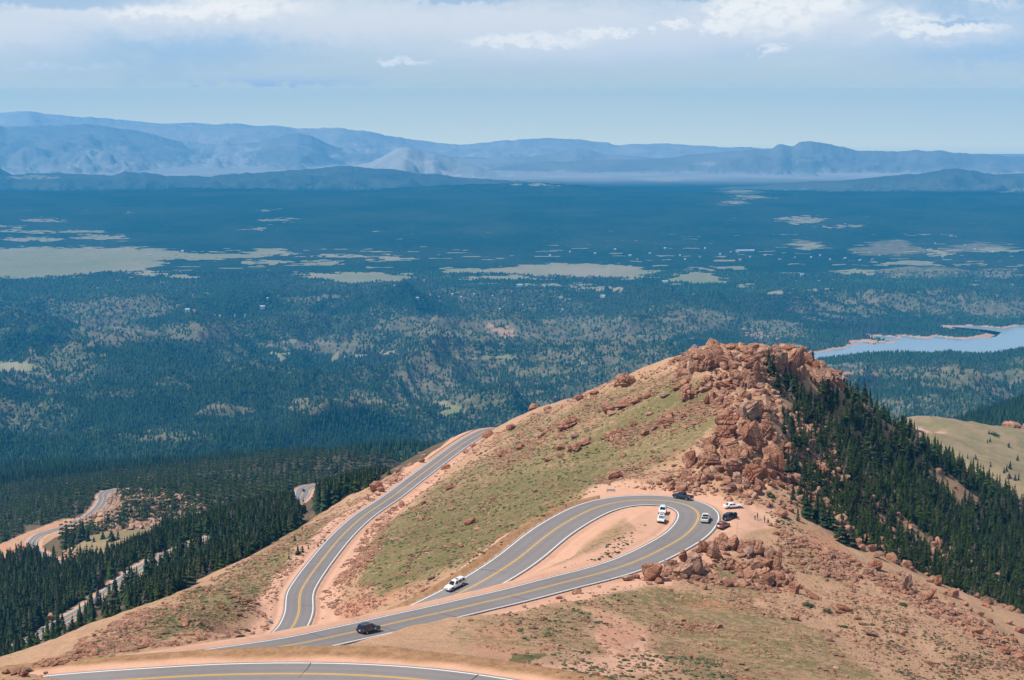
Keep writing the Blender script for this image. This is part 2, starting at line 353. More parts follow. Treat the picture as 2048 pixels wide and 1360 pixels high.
ZZ[nm] = z_; GR[nm] = gr_; RD[nm] = rd_
DEPF = -ZZ / YY
print('terrain', len(CT), ZZ.shape)

def zat(x, y):
    a, l = np.asarray(x) / np.asarray(y), np.log(np.asarray(y))
    fj = np.clip((a - A0) / (A1_ - A0) * (NA - 1), 0, NA - 1.001)
    fi = np.where(l < LS, (l - L0) / (LS - L0) * NR1, NR1 + (l - LS) / (L1_ - LS) * (NR2 - 1))
    fi = np.clip(fi, 0, NR1 + NR2 - 1.001)
    i, j = np.floor(fi).astype(int), np.floor(fj).astype(int); s_, t_ = fi - i, fj - j
    return (ZZ[i, j] * (1 - s_) + ZZ[i + 1, j] * s_) * (1 - t_) + (ZZ[i, j + 1] * (1 - s_) + ZZ[i + 1, j + 1] * s_) * t_
ENV = np.minimum.accumulate(DEPF, 0)          # what hides what, along each line of sight
def visible(x, y, top):
    a, l = x / y, np.log(y)
    j = np.clip(np.round((a - A0) / (A1_ - A0) * (NA - 1)), 0, NA - 1).astype(int)
    i = np.where(l < LS, (l - L0) / (LS - L0) * NR1, NR1 + (l - LS) / (L1_ - LS) * (NR2 - 1))
    i = np.clip(i.astype(int) - 4, 0, NR1 + NR2 - 1)
    return -top / y < ENV[i, j] + 0.0003
def hit(u, v):
    """first ground point along the line of sight through (u, v)"""
    a, d = az_of(u, v), dep_of(v)
    j = int(np.clip(round((a - A0) / (A1_ - A0) * (NA - 1)), 0, NA - 1))
    c = DEPF[:, j]
    k = int(np.argmax(c <= d))
    if k == 0: k = 1
    t = (c[k - 1] - d) / (c[k - 1] - c[k] + 1e-12)
    l = la[k - 1] + (la[k] - la[k - 1]) * min(max(t, 0), 1)
    Y = math.exp(l)
    return Vector((a * Y, Y, float(zat(a * Y, Y))))

# ------------------------------------------------------------------ object helpers
def mesh_np(name, co, faces, mat=None, smooth=False, parent=None):
    """faces: (n,k) array"""
    me = bpy.data.meshes.new(name)
    co = np.asarray(co, np.float32); faces = np.asarray(faces, np.int32)
    n, k = faces.shape
    me.vertices.add(len(co)); me.vertices.foreach_set('co', co.ravel())
    me.loops.add(n * k); me.loops.foreach_set('vertex_index', faces.ravel())
    me.polygons.add(n); me.polygons.foreach_set('loop_start', np.arange(0, n * k, k, dtype=np.int32))
    try: me.polygons.foreach_set('loop_total', np.full(n, k, np.int32))
    except Exception: pass
    me.polygons.foreach_set('use_smooth', np.full(n, smooth))
    me.update(calc_edges=True)
    if mat: me.materials.append(mat)
    o = bpy.data.objects.new(name, me); COL.objects.link(o)
    if parent: o.parent = parent
    return o
def vattr(o, name, rgba):
    at = o.data.color_attributes.new(name, 'FLOAT_COLOR', 'POINT')
    at.data.foreach_set('color', np.asarray(rgba, np.float32).ravel())
def tag(o, label=None, cat=None, group=None, kind=None):
    if label: o['label'] = label
    if cat: o['category'] = cat
    if group: o['group'] = group
    if kind: o['kind'] = kind
    return o
def empty(name, loc, rz=0.0):
    o = bpy.data.objects.new(name, None); COL.objects.link(o)
    o.location = loc; o.rotation_euler = (0, 0, rz); o.empty_display_size = 0.3
    return o
def copy_tree(src, parent=None):
    c = src.copy(); COL.objects.link(c)
    if parent: c.parent = parent
    for ch in KIDS.get(src.name, []):
        copy_tree(ch, c)
    return c
KIDS = {}

# ------------------------------------------------------------------ materials
def newmat(name):
    m = bpy.data.materials.new(name); m.use_nodes = True
    nt = m.node_tree
    return m, nt, nt.nodes['Principled BSDF']
def nd(nt, t, **kw):
    n = nt.nodes.new(t)
    for k, v in kw.items():
        if hasattr(n, k): setattr(n, k, v)
        else: n.inputs[k].default_value = v
    return n
def mixc(nt, fac, a, b, mode='MIX'):
    n = nt.nodes.new('ShaderNodeMix'); n.data_type = 'RGBA'; n.blend_type = mode
    for s, v in ((n.inputs[0], fac), (n.inputs[6], a), (n.inputs[7], b)):
        if hasattr(v, 'is_linked'): nt.links.new(v, s)
        elif isinstance(v, (int, float)): s.default_value = v
        else: s.default_value = (*v, 1)
    return n.outputs[2]
def noise(nt, scale, detail=4, rough=0.6, vec=None, dist=0):
    n = nd(nt, 'ShaderNodeTexNoise'); n.inputs['Scale'].default_value = scale; n.inputs['Detail'].default_value = detail
    n.inputs['Roughness'].default_value = rough; n.inputs['Distortion'].default_value = dist
    if vec is None:
        vec = nd(nt, 'ShaderNodeTexCoord').outputs['Object'] if False else nd(nt, 'ShaderNodeNewGeometry').outputs['Position']
    nt.links.new(vec, n.inputs['Vector'])
    return n.outputs['Fac']
def ramp(nt, fac, p0, p1, c0=(0, 0, 0), c1=(1, 1, 1)):
    n = nd(nt, 'ShaderNodeValToRGB'); e = n.color_ramp.elements
    e[0].position, e[1].position = p0, p1; e[0].color = (*c0, 1); e[1].color = (*c1, 1)
    nt.links.new(fac, n.inputs[0]); return n.outputs[0]
def math_(nt, op, a, b=0.0):
    n = nd(nt, 'ShaderNodeMath', operation=op)
    for s, v in ((n.inputs[0], a), (n.inputs[1], b)):
        if hasattr(v, 'is_linked'): nt.links.new(v, s)
        else: s.default_value = v
    return n.outputs[0]
def bump(nt, bsdf, h, dist, strength=1.0):
    n = nd(nt, 'ShaderNodeBump'); n.inputs['Distance'].default_value = dist; n.inputs['Strength'].default_value = strength
    nt.links.new(h, n.inputs['Height']); nt.links.new(n.outputs[0], bsdf.inputs['Normal'])
def simple(name, col, rough=0.6, metal=0.0, var=0.15, scale=3.0, coat=0.0):
    m, nt, b = newmat(name)
    f = noise(nt, scale, 4)
    c = mixc(nt, f, tuple(c * (1 - var) for c in col), tuple(min(1, c * (1 + var)) for c in col))
    nt.links.new(c, b.inputs['Base Color'])
    b.inputs['Roughness'].default_value = rough; b.inputs['Metallic'].default_value = metal
    if coat: b.inputs['Coat Weight'].default_value = coat; b.inputs['Coat Roughness'].default_value = 0.08
    return m
def mat_ground():
    m, nt, b = newmat('mountain_ground')
    at = nd(nt, 'ShaderNodeVertexColor', layer_name='cover')
    sep = nd(nt, 'ShaderNodeSeparateColor'); nt.links.new(at.outputs[0], sep.inputs[0])
    a2 = nd(nt, 'ShaderNodeVertexColor', layer_name='soil')
    sp2 = nd(nt, 'ShaderNodeSeparateColor'); nt.links.new(a2.outputs[0], sp2.inputs[0])
    grass, gravel, forest = sep.outputs[0], sep.outputs[1], sep.outputs[2]
    red, brown, meadow = sp2.outputs[0], sp2.outputs[1], sp2.outputs[2]
    n1 = noise(nt, 0.05, 6, 0.65); n2 = noise(nt, 0.6, 6, 0.7); n3 = noise(nt, 3.0, 4, 0.7); n0 = noise(nt, 0.012, 4, .6)
    soil = mixc(nt, ramp(nt, n2, .35, .65), (.39, .215, .12), (.53, .33, .20))
    soil = mixc(nt, ramp(nt, n1, .38, .62), soil, mixc(nt, n2, (.44, .25, .145), (.56, .34, .21)))
    n4 = noise(nt, 7.0, 3, .7); nb = noise(nt, .22, 5, .65)
    soil = mixc(nt, math_(nt, 'MULTIPLY', ramp(nt, nb, .45, .70), .45), soil, (.56, .37, .25))
    soil = mixc(nt, math_(nt, 'MULTIPLY', ramp(nt, n3, .56, .66), 0.7), soil, (.22, .11, .065))
    soil = mixc(nt, math_(nt, 'MULTIPLY', ramp(nt, n4, .58, .66), 0.6), soil, (.17, .09, .055))
    soil = mixc(nt, red, soil, mixc(nt, n2, (.50, .17, .09), (.62, .27, .17)))
    gcol = mixc(nt, ramp(nt, n2, .3, .7), (.085, .092, .030), (.165, .142, .055))
    gcol = mixc(nt, ramp(nt, n1, .35, .7), gcol, (.25, .19, .085))
    gm = math_(nt, 'ADD', grass, math_(nt, 'MULTIPLY', math_(nt, 'SUBTRACT', math_(nt, 'ADD', math_(nt, 'MULTIPLY', n2, .5), math_(nt, 'ADD', math_(nt, 'MULTIPLY', n1, .3), math_(nt, 'MULTIPLY', n3, .2))), .5), 2.8))
    gcol = mixc(nt, math_(nt, 'MULTIPLY', ramp(nt, nb, .48, .62), .8), gcol, (.24, .185, .085))
    gcol = mixc(nt, math_(nt, 'MULTIPLY', ramp(nt, n4, .50, .65), .5), gcol, (.045, .05, .02))
    gm = ramp(nt, gm, .36, .66)
    c = mixc(nt, gm, soil, gcol)
    # pale stones and dark tufts strewn over it
    vor = nd(nt, 'ShaderNodeTexVoronoi'); vor.inputs['Scale'].default_value = 0.55
    nt.links.new(nd(nt, 'ShaderNodeNewGeometry').outputs['Position'], vor.inputs['Vector'])
    c = mixc(nt, math_(nt, 'MULTIPLY', ramp(nt, vor.outputs['Distance'], .16, .24, (1, 1, 1), (0, 0, 0)), ramp(nt, n1, .42, .58)), c, mixc(nt, n3, (.40, .24, .16), (.52, .35, .26)))
    grv = mixc(nt, ramp(nt, n2, .3, .7), (.51, .285, .18), (.58, .345, .225))
    grv = mixc(nt, ramp(nt, n3, .25, .8), grv, (.60, .35, .25))
    grv = mixc(nt, math_(nt, 'MULTIPLY', ramp(nt, nb, .5, .75), .5), grv, (.45, .22, .14))
    grv = mixc(nt, math_(nt, 'MULTIPLY', ramp(nt, n4, .60, .68), .45), grv, (.28, .14, .09))
    c = mixc(nt, gravel, c, grv)
    c = mixc(nt, brown, c, mixc(nt, ramp(nt, n2, .35, .65), (.25, .135, .062), (.42, .235, .125)))
    md = mixc(nt, ramp(nt, n1, .35, .65), (.215, .185, .085), (.32, .225, .13))
    c = mixc(nt, meadow, c, md)
    ff = mixc(nt, ramp(nt, n2, .4, .75), (.05, .045, .022), (.22, .14, .09))
    c = mixc(nt, forest, c, ff)
    nt.links.new(c, b.inputs['Base Color']); b.inputs['Roughness'].default_value = 0.95
    b.inputs['Specular IOR Level'].default_value = 0.1
    hgt = math_(nt, 'ADD', math_(nt, 'MULTIPLY', n2, 1.0), math_(nt, 'MULTIPLY', n3, 0.35))
    hgt = math_(nt, 'MULTIPLY', hgt, math_(nt, 'SUBTRACT', 1.0, math_(nt, 'MULTIPLY', gravel, .85)))
    bump(nt, b, hgt, 0.8, 0.8)
    return m
def mat_valley():
    m, nt, b = newmat('valley_forest')
    at = nd(nt, 'ShaderNodeVertexColor', layer_name='cover')
    sep = nd(nt, 'ShaderNodeSeparateColor'); nt.links.new(at.outputs[0], sep.inputs[0])
    meadow, sand, thin = sep.outputs[0], sep.outputs[1], sep.outputs[2]
    pos = nd(nt, 'ShaderNodeNewGeometry').outputs['Position']
    n1 = noise(nt, 0.0022, 6, .6); n2 = noise(nt, 0.03, 5, .7); n3 = noise(nt, 0.13, 3, .7)
    fo = mixc(nt, ramp(nt, n2, .35, .65), (.012, .030, .014), (.028, .056, .022))
    fo = mixc(nt, ramp(nt, n1, .4, .65), fo, (.050, .068, .034))
    fo = mixc(nt, ramp(nt, n3, .45, .62), fo, (.012, .024, .016))
    me = mixc(nt, ramp(nt, n1, .35, .65), (.20, .205, .10), (.30, .25, .16))
    tn = mixc(nt, ramp(nt, n2, .35, .65), (.085, .10, .045), (.22, .17, .11))
    tm = ramp(nt, math_(nt, 'ADD', thin, math_(nt, 'MULTIPLY', math_(nt, 'SUBTRACT', n3, .5), 1.6)), .42, .60)
    c = mixc(nt, tm, fo, tn)
    mm = ramp(nt, math_(nt, 'ADD', meadow, math_(nt, 'MULTIPLY', math_(nt, 'SUBTRACT', n2, .5), 1.7)), .38, .60)
    c = mixc(nt, mm, c, me)
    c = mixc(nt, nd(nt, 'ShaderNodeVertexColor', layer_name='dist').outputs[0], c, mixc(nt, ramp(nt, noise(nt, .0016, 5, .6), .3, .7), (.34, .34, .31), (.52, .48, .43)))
    c = mixc(nt, sand, c, (.50, .30, .20))
    nt.links.new(c, b.inputs['Base Color']); b.inputs['Roughness'].default_value = 1.0; b.inputs['Specular IOR Level'].default_value = 0
    bump(nt, b, n2, 8.0, 0.8)
    return m
def mat_rock(name, light=(.51, .27, .165), dark=(.31, .135, .078), tinted=False):
    m, nt, b = newmat(name)
    oi = nd(nt, 'ShaderNodeObjectInfo')
    n1 = noise(nt, 0.45, 6, .65, dist=.4); n2 = noise(nt, 2.2, 6, .7)
    c = mixc(nt, ramp(nt, n1, .36, .66), dark, light)
    if not tinted:
        c = mixc(nt, math_(nt, 'MULTIPLY', ramp(nt, oi.outputs['Random'], .0, .5, (1, 1, 1), (0, 0, 0)), .75), c, (.33, .13, .07))
        c = mixc(nt, math_(nt, 'MULTIPLY', ramp(nt, oi.outputs['Random'], .75, 1), .6), c, (.46, .33, .26))
    if tinted: c = mixc(nt, 1.0, c, nd(nt, 'ShaderNodeVertexColor', layer_name='tint').outputs[0], 'MULTIPLY')
    c = mixc(nt, ramp(nt, n2, .60, .74), c, (.16, .085, .06))
    c = mixc(nt, math_(nt, 'MULTIPLY', ramp(nt, noise(nt, .9, 3, .5), .58, .7), .5), c, (.40, .27, .20))
    nt.links.new(c, b.inputs['Base Color']); b.inputs['Roughness'].default_value = 0.9; b.inputs['Specular IOR Level'].default_value = .2
    vor = nd(nt, 'ShaderNodeTexVoronoi', feature='DISTANCE_TO_EDGE'); vor.inputs['Scale'].default_value = .42
    nt.links.new(nd(nt, 'ShaderNodeNewGeometry').outputs['Position'], vor.inputs['Vector'])
    h = math_(nt, 'ADD', math_(nt, 'MULTIPLY', ramp(nt, vor.outputs[0], 0, .07), .5), n2)
    bump(nt, b, h, 0.6, 0.9)
    return m
def mat_tree(name, attr=True, base=(.020, .036, .014)):
    m, nt, b = newmat(name)
    n1 = noise(nt, 0.9, 4, .7)
    if attr:
        at = nd(nt, 'ShaderNodeVertexColor', layer_name='tint').outputs[0]
        c = mixc(nt, ramp(nt, n1, .3, .7), (.55, .55, .55), (1.5, 1.5, 1.5))
        c = mixc(nt, 1.0, at, c, 'MULTIPLY')
    else:
        oi = nd(nt, 'ShaderNodeObjectInfo').outputs['Random']
        c = ramp(nt, oi, 0, 1, tuple(k * .65 for k in base), tuple(k * 1.5 for k in base))
        c = mixc(nt, ramp(nt, oi, .90, .96), c, (.05, .044, .026))
        c = mixc(nt, 1.0, c, mixc(nt, ramp(nt, n1, .3, .7), (.6, .6, .6), (1.6, 1.6, 1.6)), 'MULTIPLY')
    nt.links.new(c, b.inputs['Base Color']); b.inputs['Roughness'].default_value = .85; b.inputs['Specular IOR Level'].default_value = .15
    return m
M_ground, M_valley = mat_ground(), mat_valley()
M_rock, M_rock_pale, M_rock_grey = mat_rock('weathered_granite'), mat_rock('pale_pink_granite', (.52, .33, .26), (.38, .21, .15)), mat_rock('grey_blue_rock', (.30, .33, .36), (.18, .2, .23))
M_rubble = mat_rock('granite_rubble', (.52, .285, .185), (.34, .155, .09), True)
M_rubble_pale = mat_rock('pale_granite_rubble', (.56, .36, .25), (.40, .23, .15), True)
M_needles, M_needles_mass, M_bark = mat_tree('spruce_needles', False), mat_tree('spruce_mass', True), simple('spruce_bark', (.10, .075, .055), .9, var=.3)
M_shrub = mat_tree('shrub_leaves', False, (.035, .055, .018))
def mat_asphalt():
    m, nt, b = newmat('sunbleached_asphalt')
    n1 = noise(nt, .05, 4, .6); n2 = noise(nt, 1.2, 6, .7); n3 = noise(nt, 25, 2, .6)
    c = mixc(nt, ramp(nt, n1, .3, .7), (.205, .180, .172), (.25, .222, .212))
    c = mixc(nt, math_(nt, 'MULTIPLY', ramp(nt, n2, .5, .75), .5), c, (.29, .26, .25))
    c = mixc(nt, math_(nt, 'MULTIPLY', n3, .3), c, (.12, .11, .11))
    uv = nd(nt, 'ShaderNodeVertexColor', layer_name='lane').outputs[0]
    c = mixc(nt, math_(nt, 'MULTIPLY', uv, .75), c, (.11, .10, .10))
    nt.links.new(c, b.inputs['Base Color']); b.inputs['Roughness'].default_value = .85
    b.inputs['Specular IOR Level'].default_value = .2
    return m
M_asphalt = mat_asphalt()
M_white = simple('white_road_paint', (.74, .73, .71), .7, var=.08, scale=.8)
M_yellow = simple('yellow_road_paint', (.72, .40, .045), .7, var=.12, scale=.8)
M_seam = simple('crack_sealant', (.06, .056, .055), .7)

# ------------------------------------------------------------------ ground cover masks
def pix_poly(P, x, y, z, soft):
    u, v = project(x, y, z)
    return 1 - sstep(-soft, soft, poly_sd(u, v, np.array(P, float)))
n = NR1 + 1
Xn, Yn, Zn = XX[:n], YY[:n], ZZ[:n]
Un, Vn = project(Xn, Yn, Zn)
wu = Un + 34 * fbm(Xn / 22, Yn / 22, 60, 5); wv = Vn + 18 * fbm(Xn / 22, Yn / 22, 61, 5)
def pm(P, soft=10):
    return 1 - sstep(-soft, soft, poly_sd(wu, wv, np.array(P, float)))
grass = np.full(Un.shape, .30)
def addg(P, val, soft=14):
    global grass
    k = pm(P, soft); grass = grass * (1 - k) + val * k
addg([(740, 1080), (820, 1010), (900, 950), (960, 910), (1040, 850), (1200, 790), (1340, 760), (1420, 760), (1440, 820), (1400, 880), (1290, 950), (1180, 985), (1100, 1030), (960, 1120), (880, 1160), (760, 1195), (700, 1165)], .60)
addg([(1020, 870), (1200, 790), (1330, 740), (1400, 735), (1380, 770), (1200, 860), (1050, 900)], .55)
addg([(760, 1075), (860, 1020), (1000, 960), (1170, 930), (1250, 950), (1100, 1010), (980, 1080), (880, 1140), (770, 1180), (712, 1160)], .74)
addg([(1320, 790), (1420, 760), (1430, 800), (1380, 830), (1300, 860), (1180, 920), (1150, 900)], .72)
addg([(180, 1290), (300, 1222), (420, 1170), (560, 1080), (640, 1050), (600, 1110), (520, 1190), (480, 1240), (380, 1275), (200, 1318)], .62)
addg([(560, 1080), (640, 1040), (760, 985), (760, 1000), (660, 1060), (580, 1120)], .6)
addg([(1150, 1190), (1280, 1175), (1480, 1190), (1650, 1270), (1780, 1360), (1380, 1370), (1330, 1290), (1260, 1230), (1150, 1215)], .56)
addg([(1060, 1200), (1180, 1210), (1200, 1300), (1100, 1290), (1030, 1240)], .55)
addg([(900, 1250), (1060, 1215), (1080, 1290), (930, 1290)], .42)
addg([(1560, 1080), (1700, 1120), (1700, 1180), (1600, 1160)], .5)
addg([(1420, 1110), (1470, 1130), (1520, 1200), (1400, 1170)], .62)
addg([(1040, 1300), (1090, 1303), (1080, 1318), (1040, 1318)], 1.3, 4)
addg([(1120, 1100), (1200, 1060), (1240, 1050), (1200, 1110), (1110, 1140)], .5, 8)
addg([(0, 1345), (100, 1322), (200, 1262), (300, 1215), (320, 1290), (120, 1325)], .55)
gravel = GR[:n].copy()
gravel = np.maximum(gravel, pm([(1440, 1000), (1500, 1015), (1545, 1022), (1548, 1045), (1500, 1062), (1460, 1075), (1420, 1080), (1420, 1000)], 6))
gravel = np.maximum(gravel, .9 * pm([(1180, 985), (1270, 968), (1330, 980), (1380, 990), (1180, 1000)], 5))
gravel = np.maximum(gravel, pm([(1230, 1025), (1300, 1012), (1350, 1020), (1355, 1050), (1290, 1090), (1220, 1120), (1260, 1060)], 6))
gravel = np.maximum(gravel, .9 * pm([(1175, 1215), (1240, 1225), (1290, 1270), (1330, 1310), (1300, 1345), (1130, 1360), (1040, 1345), (1080, 1320), (1210, 1310), (1200, 1260)], 9))
gravel = np.maximum(gravel, pm([(1795, 858), (1880, 853), (1900, 860), (1860, 868), (1795, 872)], 3))
red = .9 * pm([(1350, 1207), (1400, 1203), (1470, 1217), (1465, 1228), (1390, 1224)], 4)
red = np.maximum(red, .55 * pm([(1180, 1212), (1250, 1230), (1290, 1280), (1240, 1310), (1200, 1260)], 10))
red = np.maximum(red, .5 * pm([(1560, 1050), (1640, 1070), (1720, 1115), (1700, 1125), (1600, 1085)], 8))
red = np.maximum(red, .8 * pm([(60, 1085), (110, 1050), (160, 1035), (175, 1045), (130, 1056), (80, 1066)], 5))
red = np.maximum(red, .7 * pm([(0, 1100), (60, 1085), (60, 1095), (0, 1125)], 5))
red = np.maximum(red, .6 * pm([(640, 1220), (760, 1180), (860, 1160), (700, 1235)], 10))
red = np.maximum(red, .35 * pm([(960, 1260), (1060, 1240), (1030, 1310), (940, 1290)], 12))
gravel *= (1 - red)
brown = np.zeros(Un.shape)
b1 = np.zeros(x_.shape)
D0, Z0, HW0, SD0, ST0 = INFO0
u0, v0 = project(x_, y_, ZZ[nm])
wob = .8 * fbm(x_ / 9, y_ / 9, 77, 3)
b1 = np.where((D0 > HW0 + 1.2) & (D0 < HW0 + 5.2 + wob) & (u0 > 722) & (u0 < 1200) & (y_ > 330) & (y_ < 450) & (SD0 < 0), 1.0, 0)
DD = D0 + wob
b1 = np.where((y_ < 240) & (SD0 < 0) & (ST0 < 300), (.9 * sstep(0, 2, DD - HW0 - 2.4) * (1 - sstep(7.5, 10, DD - HW0))), b1)
BRf = np.zeros(YY.shape); BRf[nm] = b1
brown = BRf[:n]
gravel *= (1 - brown)
# where the woods stand
def forest_mask(u, v, Y, x):
    e = np.array([(0, 1345), (50, 1330), (110, 1308), (200, 1258), (300, 1212), (400, 1160), (470, 1128), (500, 1112), (545, 1085), (590, 1062), (640, 1030), (700, 990), (880, 900)], float)
    jit = 5 * fbm(x / 20, Y / 20, 33, 3)
    left = (u < 900) & (Y > 430) & (v < np.interp(u, e[:, 0], e[:, 1]) + jit)
    hole = poly_sd(u + jit, v + jit, np.array([(135, 1110), (170, 1075), (200, 1066), (300, 1045), (322, 1045), (312, 1075), (290, 1100), (235, 1112), (190, 1125), (150, 1122)], float)) < 0
    knl = poly_sd(u, v, np.array([(158, 1052), (170, 1030), (200, 1008), (228, 1002), (238, 1010), (232, 1045), (190, 1058)], float)) < 0
    bank = poly_sd(u, v, np.array([(-50, 1110), (60, 1062), (120, 1040), (165, 1034), (170, 1050), (110, 1075), (60, 1110), (-50, 1150)], float)) < 0
    left &= ~(hole | knl | bank)
    right = (poly_sd(u + jit, v + jit, np.array([(1535, 735), (1570, 745), (1600, 770), (1640, 790), (1660, 780), (1700, 790), (1800, 850), (1900, 925), (2048, 1020), (2500, 1300), (2500, 1600), (2048, 1275), (1960, 1225), (1850, 1160), (1720, 1095), (1690, 1090), (1650, 1062), (1600, 1020), (1595, 960), (1570, 900), (1560, 850), (1590, 830), (1555, 790), (1540, 760)], float)) < 0) & (Y > 405) & (Y < 900)
    rid = (u > 1780) & (Y > 1470)
    return left, right, rid
l_, r_, d_ = forest_mask(Un, Vn, Yn, Xn)
forest = (l_ | d_ | ((Yn > 900) & (Un > 880) & (Un < 1790))).astype(float) * .9 + r_ * .35
forest = np.where((Un > 1790) & (Yn > 940) & (Yn < 1470), 0, forest)
forest *= (1 - gravel)
meadow = ((Un > 1780) & (Yn > 900) & (Yn < 1480)).astype(float)
meadow = np.maximum(meadow, pm([(135, 1110), (170, 1075), (200, 1066), (300, 1045), (322, 1045), (312, 1075), (290, 1100), (235, 1112), (190, 1125), (150, 1122)], 4))
meadow *= (1 - gravel)
def grid_faces(nr, nc):
    i = np.arange((nr - 1) * nc).reshape(nr - 1, nc)[:, :-1].ravel()
    return np.stack([i, i + 1, i + nc + 1, i + nc], 1)
gnd = mesh_np('ground', np.stack([Xn, Yn, Zn], -1).reshape(-1, 3), grid_faces(n, NA), M_ground, True)
vattr(gnd, 'cover', np.stack([grass, gravel, forest, np.ones_like(grass)], -1))
vattr(gnd, 'soil', np.stack([red, brown, meadow, np.ones_like(grass)], -1))
tag(gnd, kind='structure')

# far sheet
m0 = NR1
Xf, Yf, Zf = XX[m0:], YY[m0:], ZZ[m0:]
Uf, Vf = project(Xf, Yf, Zf)
fu = Uf + 46 * fbm(AA[m0:] * 60, LL[m0:] * 220, 40, 5); fv = Vf + 6.0 * fbm(AA[m0:] * 120, LL[m0:] * 220, 41, 4)
MEAD = [  # (u, v, ru, rv) of clearings and pastures
 (100, 522, 240, 30), (250, 508, 120, 14), (20, 540, 200, 18), (420, 512, 120, 7), (540, 503, 50, 7), (730, 555, 105, 10), (640, 551, 40, 4), (790, 517, 34, 4), (700, 512, 80, 2.5), (640, 525, 50, 4), (530, 524, 50, 3),
 (60, 478, 60, 5), (20, 463, 60, 4), (200, 474, 60, 6), (90, 441, 50, 4), (20, 453, 60, 2), (130, 464, 90, 3), (550, 440, 40, 3), (520, 457, 36, 3), (580, 437, 20, 2), (540, 420, 18, 2), (250, 425, 12, 1.5), (370, 553, 26, 4), (290, 547, 36, 5),
 (1140, 540, 170, 14), (1250, 546, 60, 12), (950, 541, 80, 5), (1010, 556, 100, 3), (1200, 577, 70, 3), (1120, 570, 80, 3), (1390, 556, 60, 12), (1440, 537, 70, 3), (1480, 572, 25, 3), (1560, 584, 30, 4), (1620, 581, 24, 3), (1720, 543, 45, 5), (1830, 525, 60, 5), (1780, 526, 40, 3),
 (1610, 440, 50, 9), (1690, 452, 60, 3), (1480, 383, 50, 4), (1500, 393, 50, 4), (1470, 405, 36, 5), (1600, 378, 30, 2), (1620, 492, 36, 7), (1860, 470, 60, 2), (2000, 500, 60, 5), (1880, 505, 30, 8),
 (30, 733, 60, 10), (920, 823, 30, 6), (880, 810, 30, 3), (700, 712, 30, 4), (960, 716, 36, 3), (1020, 714, 30, 4), (570, 680, 12, 8), (540, 712, 30, 4), (770, 705, 20, 6), (1145, 725, 16, 3), (1130, 598, 8, 8), (1130, 590, 14, 2),
 (820, 330, 100, 10), (900, 345, 70, 6), (1180, 352, 80, 3), (1320, 358, 70, 5), (1130, 343, 60, 3), (60, 355, 60, 4), (400, 335, 200, 6), (300, 330, 200, 8), (200, 300, 60, 12), (1620, 322, 40, 5), (1710, 321, 20, 3), (1410, 328, 30, 6), (1080, 370, 60, 2), (2030, 380, 26, 6), (1640, 340, 40, 3)]
mead = np.zeros(Uf.shape)
for (u, v, ru, rv) in MEAD:
    mead = np.maximum(mead, 1 - sstep(.75, 1.1, np.sqrt(((fu - u) / ru) ** 2 + ((fv - v) / rv) ** 2)))
sp_ = fbm(AA[m0:] * 45, LL[m0:] * 520, 46, 4)
mead = np.maximum(mead, .9 * sstep(.53, .66, sp_ + .25 * np.exp(-((Vf - 520) / 60) ** 2) - .12) * (Vf > 380) * (Vf < 610))
thin = np.clip(sstep(.50, .62, .5 + .5 * fbm(Xf / 340, Yf / 420, 44, 4) + .02 * (Yf > 4169) * (Yf < 6272)) * .42, 0, 1)
slp = np.zeros_like(Yf); slp[:-1] = (Zf[1:] - Zf[:-1]) / (Yf[1:] - Yf[:-1])
face = sstep(.06, .30, slp) * sstep(.30, .62, .5 + .5 * fbm(Xf / 700, Yf / 700, 47, 3)) * sstep(3200, 3700, Yf)
thin = np.maximum(thin, .64 * face)
thin *= 1 - .8 * sstep(6475, 6900, Yf)
THIN = [(230, 665, 110, 24), (400, 665, 110, 26), (560, 690, 60, 12), (150, 690, 60, 10), (680, 690, 90, 24), (850, 650, 120, 26), (1000, 660, 120, 30), (1150, 660, 130, 40), (1260, 660, 80, 34), (730, 680, 40, 22), (450, 820, 60, 16), (640, 810, 80, 22), (760, 800, 80, 16), (1850, 745, 150, 16), (1700, 735, 60, 14), (1950, 755, 80, 14), (1740, 600, 80, 8), (1400, 640, 90, 30), (330, 870, 90, 14), (1560, 660, 90, 24), (2000, 620, 70, 20), (940, 800, 80, 20), (1780, 500, 90, 14), (1620, 490, 50, 9), (1840, 545, 110, 14), (1990, 548, 70, 12), (1790, 490, 60, 12), (1960, 495, 90, 12)]
for (u, v, ru, rv) in THIN:
    thin = np.maximum(thin, .78 * (1 - sstep(.5, 1.2, np.sqrt(((fu - u) / ru) ** 2 + ((fv - v) / rv) ** 2))))
SH = SHORE[m0:]
sand = ((SH > -16) & (SH < 15 + 8 * fbm(Xf / 90, Yf / 90, 51, 3)) & (hr[m0:] < .3)).astype(float)
for (P, r) in (([(1000, 652), (1012, 663), (1030, 675)], 5), ([(1500, 655), (1520, 672), (1545, 688), (1600, 694)], 2.5), ([(970, 648), (990, 648)], 4), ([(1700, 745), (1730, 750)], 3)):
    for k in range(len(P) - 1):
        for t in np.linspace(0, 1, 8):
            uu = P[k][0] + (P[k + 1][0] - P[k][0]) * t; vv = P[k][1] + (P[k + 1][1] - P[k][1]) * t
            sand = np.maximum(sand, .8 * (1 - sstep(.6, 1.2, np.hypot((fu - uu) / (2 * r), (fv - vv) / r))))
mead *= (1 - sand) * (1 - .42 * sstep(7357, 8150, Yf))
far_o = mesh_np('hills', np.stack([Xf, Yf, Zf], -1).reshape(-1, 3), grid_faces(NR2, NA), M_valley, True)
haze_pale = np.where(WIN[m0:] >= 0, np.array([0, .14, .18, .85, .48, .64, .56, .84, 1.0, 0])[WIN[m0:]], .80 * sstep(12500, 15000, Yf))  # far ranges and plain painted paler: distance haze put into their albedo
vattr(far_o, 'dist', np.stack([haze_pale] * 3 + [np.ones_like(mead)], -1))
